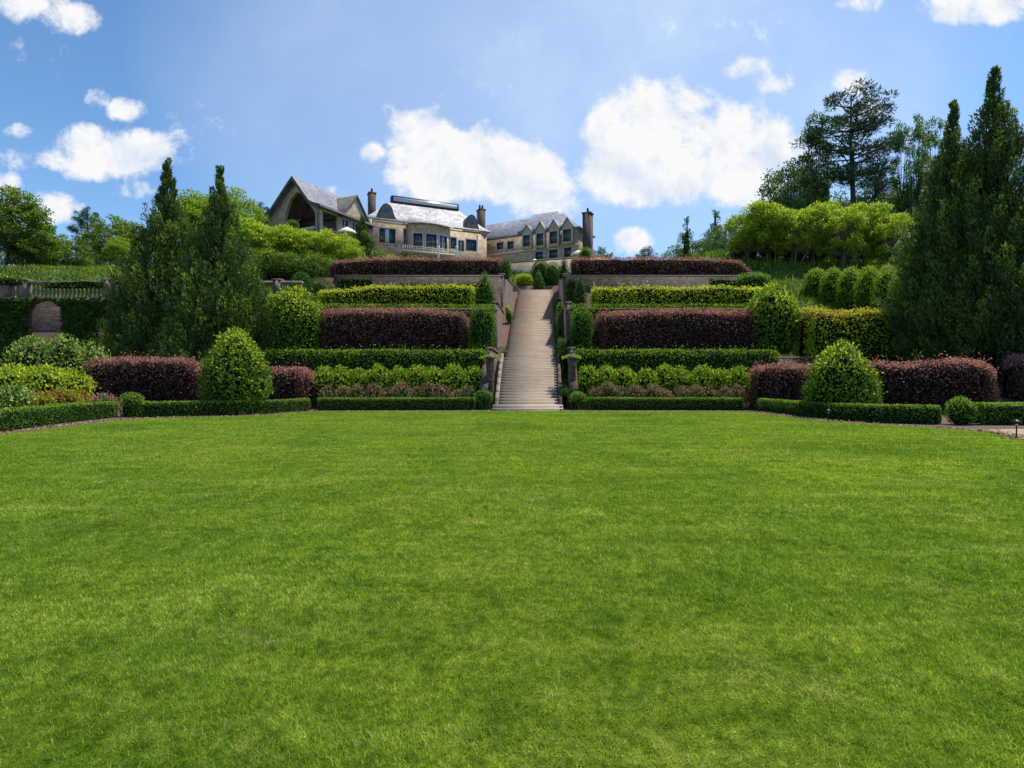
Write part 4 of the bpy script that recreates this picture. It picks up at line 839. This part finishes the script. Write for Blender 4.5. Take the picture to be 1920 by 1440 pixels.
# left wing with bell-cast gable and porch
FL=Frame(-33.4,78,-25.9); Ll=9.4; LZ=24.7; RGZ=28.6; ru=5.3; LD=10.5; LB=17.0
rp=[(-1.0,LZ-.30),(.5,LZ-.02),(1.4,LZ+.45),(2.7,LZ+1.72),(4.0,LZ+3.0),(ru,RGZ+.3),(6.3,LZ+2.98),(7.3,LZ+1.75),(8.2,LZ+.68),(9.0,LZ+.25),(10.2,LZ-.1)]
g=Geo()
A=np.array([[(u,-.8,z) for u,z in rp],[(u,LD+.6,z) for u,z in rp]]); A2=A.copy(); A2[...,2]-=.28
g.sheet(FL.w(A)); g.sheet(FL.w(A2))
for k in (0,1): g.sheet(FL.w(np.stack([A[k],A2[k]])))
for k in (0,-1): g.sheet(FL.w(np.stack([A[:,k],A2[:,k]],0)))
part(g,'roof',M['slatem'])
# rake trim
g=Geo(); B=A[0].copy(); B[:,1]-=.12; B2=B.copy(); B2[:,2]-=.5; g.sheet(FL.w(np.stack([B,B2]))); C=B.copy(); C[:,1]+=.3; C2=C.copy(); C2[:,2]-=.5; g.sheet(FL.w(np.stack([C2,B2]))); part(g,'bargeboard',M['slated'])
def arch_wall():
    g=Geo(); inn=[(3.0,20.2),(3.0,23.4),(3.1,24.1),(3.5,25.1),(4.1,26.3),(5.4,27.1),(6.5,26.4),(7.4,25.2),(8.2,24.4),(8.6,23.8),(8.6,20.2)]
    out=[(0,20.2),(0,LZ-.6),(.9,LZ-.2),(2.1,LZ+.8),(3.5,LZ+2.2),(ru,RGZ-.2),(6.5,LZ+2.4),(7.5,LZ+1.1),(8.4,LZ+.3),(9.4,LZ-.1),(9.4,20.2)]
    for v0 in (0,.45): g.sheet(FL.w(np.array([[(u,v0,z) for u,z in out],[(u,v0,z) for u,z in inn]])))
    g.sheet(FL.w(np.array([[(u,0,z) for u,z in inn],[(u,.45,z) for u,z in inn]]))); g.sheet(FL.w(np.array([[(u,0,z) for u,z in out],[(u,.45,z) for u,z in out]])))
    g.box(0,9.4,0,.45,LB,20.198,0,FL)
    return g
part(arch_wall(),'gable_wall',M['house'])
g=Geo(); g.box(2.55,8.55,.05,.35,21.9,22.15,0,FL); g.box(2.55,8.55,.05,.35,20.25,20.45,0,FL)
for q in np.linspace(3.1,8.0,16): g.box(q-.07,q+.07,.12,.28,20.452,21.898,0,FL)
part(g,'porch_balustrade',M['trim'])
g=Geo(); g.box(.5,8.9,.46,4.0,20.0,20.2,0,FL); g.box(.5,9.0,4.0,4.2,20.2,LZ+.2,0,FL); part(g,'porch_interior',M['wood'])
g=Geo(); g.prism([tuple(FL.w(np.array([u,3.9,z]))) for u,z in out_] if False else [tuple(FL.w(np.array([u,4.0,z]))) for u,z in ((.5,LZ-.5),(9.0,LZ-.1),(7.9,LZ+.55),(ru,RGZ-.5),(2.2,LZ+.3))],(0,.05,0)); part(g,'porch_gable',M['wood'])
# side wall: open porch bay then windows
FS=Frame(*FL.w(np.array([9.4,0,0]))[:2],-25.9+90)     # u runs back along the side, v points inward (to the left)
g=Geo(); g.box(.0,.55,.01,.5,20.2,LZ-.1,0,FS); g.box(.55,3.4,.01,.5,LZ-.5,LZ-.1,0,FS); g.box(.0,3.4,.012,.5,LB,20.198,0,FS); g.box(3.4,LD,.0,.5,LB,LZ-.1,0,FS); g.box(.55,3.4,.1,.4,21.9,22.15,0,FS)
for q in np.linspace(.8,3.2,8): g.box(q-.07,q+.07,.18,.32,20.45,21.898,0,FS)
part(g,'wall',M['house'])
g=Geo(); g.box(.2,9.2,LD-.2,LD,LB,LZ+1,0,FL); g.box(0,.4,.5,LD,LB,LZ-.1,0,FL); part(g,'wall',M['house'])
for a,b_ in ((4.0,5.2),(6.0,7.2),(7.6,8.8)):
    windowu(FS,a,b_,22.0,24.0,2,3,0,True,.12); windowu(FS,a,b_,19.0,20.9,2,2,0,False,.12)
# cross gable on the side
g=Geo(); d=FS.w(np.array([0,4.2,0]))-FS.w(np.array([0,0,0]))
g.prism([tuple(FS.w(np.array([a,-.25,c]))) for a,c in ((4.0,LZ-.3),(9.3,LZ-.3),(6.6,27.7))],d); cg=part(g,'cross_gable',M['house'])
g=Geo()
for A in (((6.6,27.7),(3.6,LZ-.65),(3.6,LZ-.4),(6.6,27.98)),((6.6,27.7),(9.7,LZ-.65),(9.7,LZ-.4),(6.6,27.98))): g.prism([tuple(FS.w(np.array([a,-.5,c]))) for a,c in A],d*1.1)
part(g,'gable_roof',M['slated'],cg)
# link between left wing and main block
FK=Frame(-27.2,87.6,23.7); g=Geo(); g.box(0,4.6,0,8,BZ-1,25.6,0,FK); part(g,'wall',M['house']); part(hip(FK,4.6,8,25.7,28.4,1.5,3.4,4,.2),'roof',M['slate'])
# terrace wall before the right wing
p0=np.array([-3.0,83,0]); p1=np.array([13.0,77.5,0]); dg=math.degrees(math.atan2(p1[1]-p0[1],p1[0]-p0[0])); FT=Frame(p0[0],p0[1],dg); LT=float(np.linalg.norm(p1-p0))
loc=(5,80.3,15); e_=empty('terrace_wall',loc,'pale stone terrace wall behind the head of the stairs, below the right wing','wall')
g=Geo(); g.box(0,LT,0,.6,13,18.9,0,FT); g.build('wall_face',M['house'],loc,e_); g=Geo(); g.box(-.1,LT+.1,-.1,.7,18.902,19.1,0,FT); g.build('coping',M['coping'],loc,e_)
# parasols
def parasol(px,ytop,Y,r,label):
    x=PX(px,Y); zt=PZ(ytop,Y); zg=max(H(x,Y),zt-4.2); loc=(x,Y,zg); e_=empty('parasol',loc,label,'parasol','cream parasols on the mansion terrace')
    g=Geo(); g.lathe([(0,0),(r*.5,-.32),(r,-.75),(r*1.0,-.95),(r*.97,-.95),(r*.97,-.76)],x,Y,zt,8); g.build('canopy',M['cream'],loc,e_)
    g=Geo(); g.tube([(x,Y,zg),(x,Y,zt)],[.04,.04],8); g.build('pole',M['white'],loc,e_)
    g=Geo(); g.lathe([(0,.12),(.28,.1),(.3,0)],x,Y,zg,12); g.build('base',M['darkm'],loc,e_)
parasol(651,425,69,1.25,'cream parasol behind the left myrtle trees beside the small dark conifer')
parasol(1086,468,84,1.3,'cream parasol on the terrace at the right end of the mansion')
parasol(1003,485,84,1.1,'cream parasol just above the terrace wall behind the stairs head')

# ------------------------------------------------------------------ sky, sun, camera
SUN_EL=64; SUN_AZ=62      # degrees; azimuth measured from +Y (the view direction) towards +X
w=bpy.data.worlds.new('World'); scene.world=w; w.use_nodes=True; nt=w.node_tree; N=nt.nodes; L=nt.links; bg=N['Background']
sky=N.new('ShaderNodeTexSky'); sky.sky_type='NISHITA'; sky.sun_disc=False; sky.sun_elevation=math.radians(SUN_EL); sky.sun_rotation=math.radians(SUN_AZ)
sky.air_density=1.0; sky.dust_density=.25; sky.ozone_density=5.0
tc=N.new('ShaderNodeTexCoord'); sp=N.new('ShaderNodeSeparateXYZ'); L.new(tc.outputs['Generated'],sp.inputs[0])
def mth(op,a,b_=None,c=None,clamp=False):
    n=N.new('ShaderNodeMath'); n.operation=op; n.use_clamp=clamp
    for i,v in enumerate((a,b_,c)):
        if v is None: continue
        if isinstance(v,(int,float)): n.inputs[i].default_value=v
        else: L.new(v,n.inputs[i])
    return n.outputs[0]
yy=mth('MAXIMUM',sp.outputs[1],.02); U=mth('DIVIDE',sp.outputs[0],yy); Vv=mth('DIVIDE',sp.outputs[2],yy)
cb=N.new('ShaderNodeCombineXYZ'); L.new(U,cb.inputs[0]); L.new(Vv,cb.inputs[1])
uv=cb.outputs[0]
# warp
nz=N.new('ShaderNodeTexNoise'); nz.inputs['Scale'].default_value=7.5; nz.inputs['Detail'].default_value=9; nz.inputs['Roughness'].default_value=.66; nz.inputs['Distortion'].default_value=.25; L.new(uv,nz.inputs['Vector'])
nf=nz.outputs['Fac']
BL=[ # px,py,rx,ry,strength
 (200,290,105,48,1),(165,270,60,40,.9),(55,10,70,30,.7),(135,35,70,28,.7),(30,300,60,24,.45),(235,205,38,24,.75),(185,185,25,22,.6),(45,245,34,14,.55),(250,355,50,20,.55),(85,390,70,30,.8),(10,345,35,26,.7),
 (700,288,26,18,.65),(800,270,66,60,.9),(860,310,120,66,1),(960,325,100,60,1),(1010,360,80,48,.95),(900,260,60,30,.7),(790,345,60,30,.55),(1060,375,30,40,.6),
 (1180,235,78,66,1),(1260,230,110,78,1),(1370,260,95,80,1),(1150,325,75,48,1),(1260,330,120,56,1),(1400,320,90,60,.9),(1460,290,60,50,.6),
 (1185,452,40,26,.8),(1595,150,32,26,.75),(1840,15,100,30,.85),(1610,5,50,20,.7),(1390,130,50,26,.5),(1440,160,50,20,.4),(1600,210,60,26,.4),(1500,320,40,60,.45),(640,370,50,30,.4),(1250,60,160,40,.14),(1000,120,240,70,.12),(480,240,160,60,.10)]
acc=None
for px,py,rx,ry,s in BL:
    du=mth('MULTIPLY_ADD',U,F/rx,-(px-960)/rx); dv=mth('MULTIPLY_ADD',Vv,F/ry,-(720-py)/ry)
    d2=mth('ADD',mth('MULTIPLY',du,du),mth('MULTIPLY',dv,dv)); v=mth('MULTIPLY',mth('SUBTRACT',1.0,mth('MULTIPLY',d2,.5)),s)
    acc=v if acc is None else mth('SMOOTH_MAX',acc,v,.15)
acc=mth('MAXIMUM',acc,0)
nz4=N.new('ShaderNodeTexNoise'); nz4.inputs['Scale'].default_value=26; nz4.inputs['Detail'].default_value=6; nz4.inputs['Roughness'].default_value=.6; L.new(uv,nz4.inputs['Vector'])
mpu=N.new('ShaderNodeMapping'); mpu.inputs['Location'].default_value=(.018,.034,0); L.new(uv,mpu.inputs['Vector'])
nzu=N.new('ShaderNodeTexNoise'); nzu.inputs['Scale'].default_value=7.5; nzu.inputs['Detail'].default_value=5; nzu.inputs['Roughness'].default_value=.6; nzu.inputs['Distortion'].default_value=.25; L.new(mpu.outputs['Vector'],nzu.inputs['Vector'])
den=mth('ADD',mth('ADD',mth('MULTIPLY',acc,1.08),mth('MULTIPLY',mth('SUBTRACT',nf,.5),2.3)),mth('MULTIPLY',mth('SUBTRACT',nz4.outputs['Fac'],.5),.75))
mr=N.new('ShaderNodeMapRange'); mr.interpolation_type='SMOOTHSTEP'; L.new(den,mr.inputs[0]); mr.inputs[1].default_value=.26; mr.inputs[2].default_value=.78
# soft thin veil
nz2=N.new('ShaderNodeTexNoise'); nz2.inputs['Scale'].default_value=1.6; nz2.inputs['Detail'].default_value=6; nz2.inputs['Roughness'].default_value=.55; L.new(uv,nz2.inputs['Vector'])
mr2=N.new('ShaderNodeMapRange'); mr2.interpolation_type='SMOOTHSTEP'; L.new(nz2.outputs['Fac'],mr2.inputs[0]); mr2.inputs[1].default_value=.42; mr2.inputs[2].default_value=.72; mr2.inputs[4].default_value=.32
vu=mth('MULTIPLY_ADD',U,F/900,-(1120-960)/900); vw=mth('MULTIPLY_ADD',Vv,F/620,-(720-60)/620); vd=mth('ADD',mth('MULTIPLY',vu,vu),mth('MULTIPLY',vw,vw))
veil=mth('MULTIPLY',mth('SUBTRACT',1.0,mth('MINIMUM',vd,1.0)),mth('MULTIPLY_ADD',mr2.outputs[0],1.2,.36))
hz=mth('MULTIPLY',mth('POWER',mth('SUBTRACT',1.0,mth('MINIMUM',mth('ABSOLUTE',sp.outputs[2]),1.0)),7.0),.30)
veil=mth('MAXIMUM',veil,hz)
msk=mth('MAXIMUM',mr.outputs[0],veil)
fwd=mth('GREATER_THAN',sp.outputs[1],.03); msk=mth('MULTIPLY',msk,fwd); 
cc=N.new('ShaderNodeValToRGB'); cc.color_ramp.elements[0].position=.35; cc.color_ramp.elements[0].color=(3.95,4.5,5.3,1); cc.color_ramp.elements[1].position=.95; cc.color_ramp.elements[1].color=(5.45,5.45,5.5,1)
nz3=N.new('ShaderNodeTexNoise'); nz3.inputs['Scale'].default_value=9; nz3.inputs['Detail'].default_value=6; nz3.inputs['Roughness'].default_value=.55; L.new(uv,nz3.inputs['Vector'])
L.new(mth('ADD',mth('ADD',mth('MULTIPLY',nz3.outputs['Fac'],.7),mth('MULTIPLY',mth('SUBTRACT',nf,nzu.outputs['Fac']),2.6)),.42),cc.inputs[0])
cc.color_ramp.elements[0].position=.34; cc.color_ramp.elements[1].position=.92
TN=N.new('ShaderNodeMix'); TN.data_type='RGBA'; TN.blend_type='MULTIPLY'; TN.inputs[0].default_value=1; L.new(sky.outputs[0],TN.inputs[6]); TN.inputs[7].default_value=(.76,.93,1.0,1)
SKYG=N.new('ShaderNodeMix'); SKYG.data_type='RGBA'; L.new(TN.outputs[2],SKYG.inputs[6]); L.new(cc.outputs[0],SKYG.inputs[7]); L.new(msk,SKYG.inputs[0])
VL=N.new('ShaderNodeMix'); VL.data_type='RGBA'; L.new(TN.outputs[2],VL.inputs[6]); VL.inputs[7].default_value=(4.65,5.35,6.25,1); L.new(mth('MULTIPLY',veil,fwd),VL.inputs[0]); L.new(VL.outputs[2],SKYG.inputs[6]); L.new(mth('MULTIPLY',mr.outputs[0],fwd),SKYG.inputs[0])
L.new(SKYG.outputs[2],bg.inputs[0]); bg.inputs[1].default_value=.105
ld=bpy.data.lights.new('sun','SUN'); ld.energy=3.5; ld.angle=math.radians(.55); ld.color=(1,.955,.88); so=bpy.data.objects.new('sun',ld); col.objects.link(so)
el,az=math.radians(SUN_EL),math.radians(SUN_AZ); dirv=Vector((math.sin(az)*math.cos(el),math.cos(az)*math.cos(el),math.sin(el))); so.rotation_euler=dirv.to_track_quat('Z','Y').to_euler(); so.location=(0,20,60)
cd=bpy.data.cameras.new('camera'); cd.sensor_width=36; cd.lens=36*F/1920; cd.clip_end=5000; cd.clip_start=.05; co=bpy.data.objects.new('camera',cd); col.objects.link(co); co.location=(0,0,CH); co.rotation_euler=(math.radians(90),0,0); scene.camera=co
vs=scene.view_settings; vs.view_transform='Standard'; vs.look='None'; vs.exposure=.75; vs.gamma=1; vs.use_curve_mapping=False
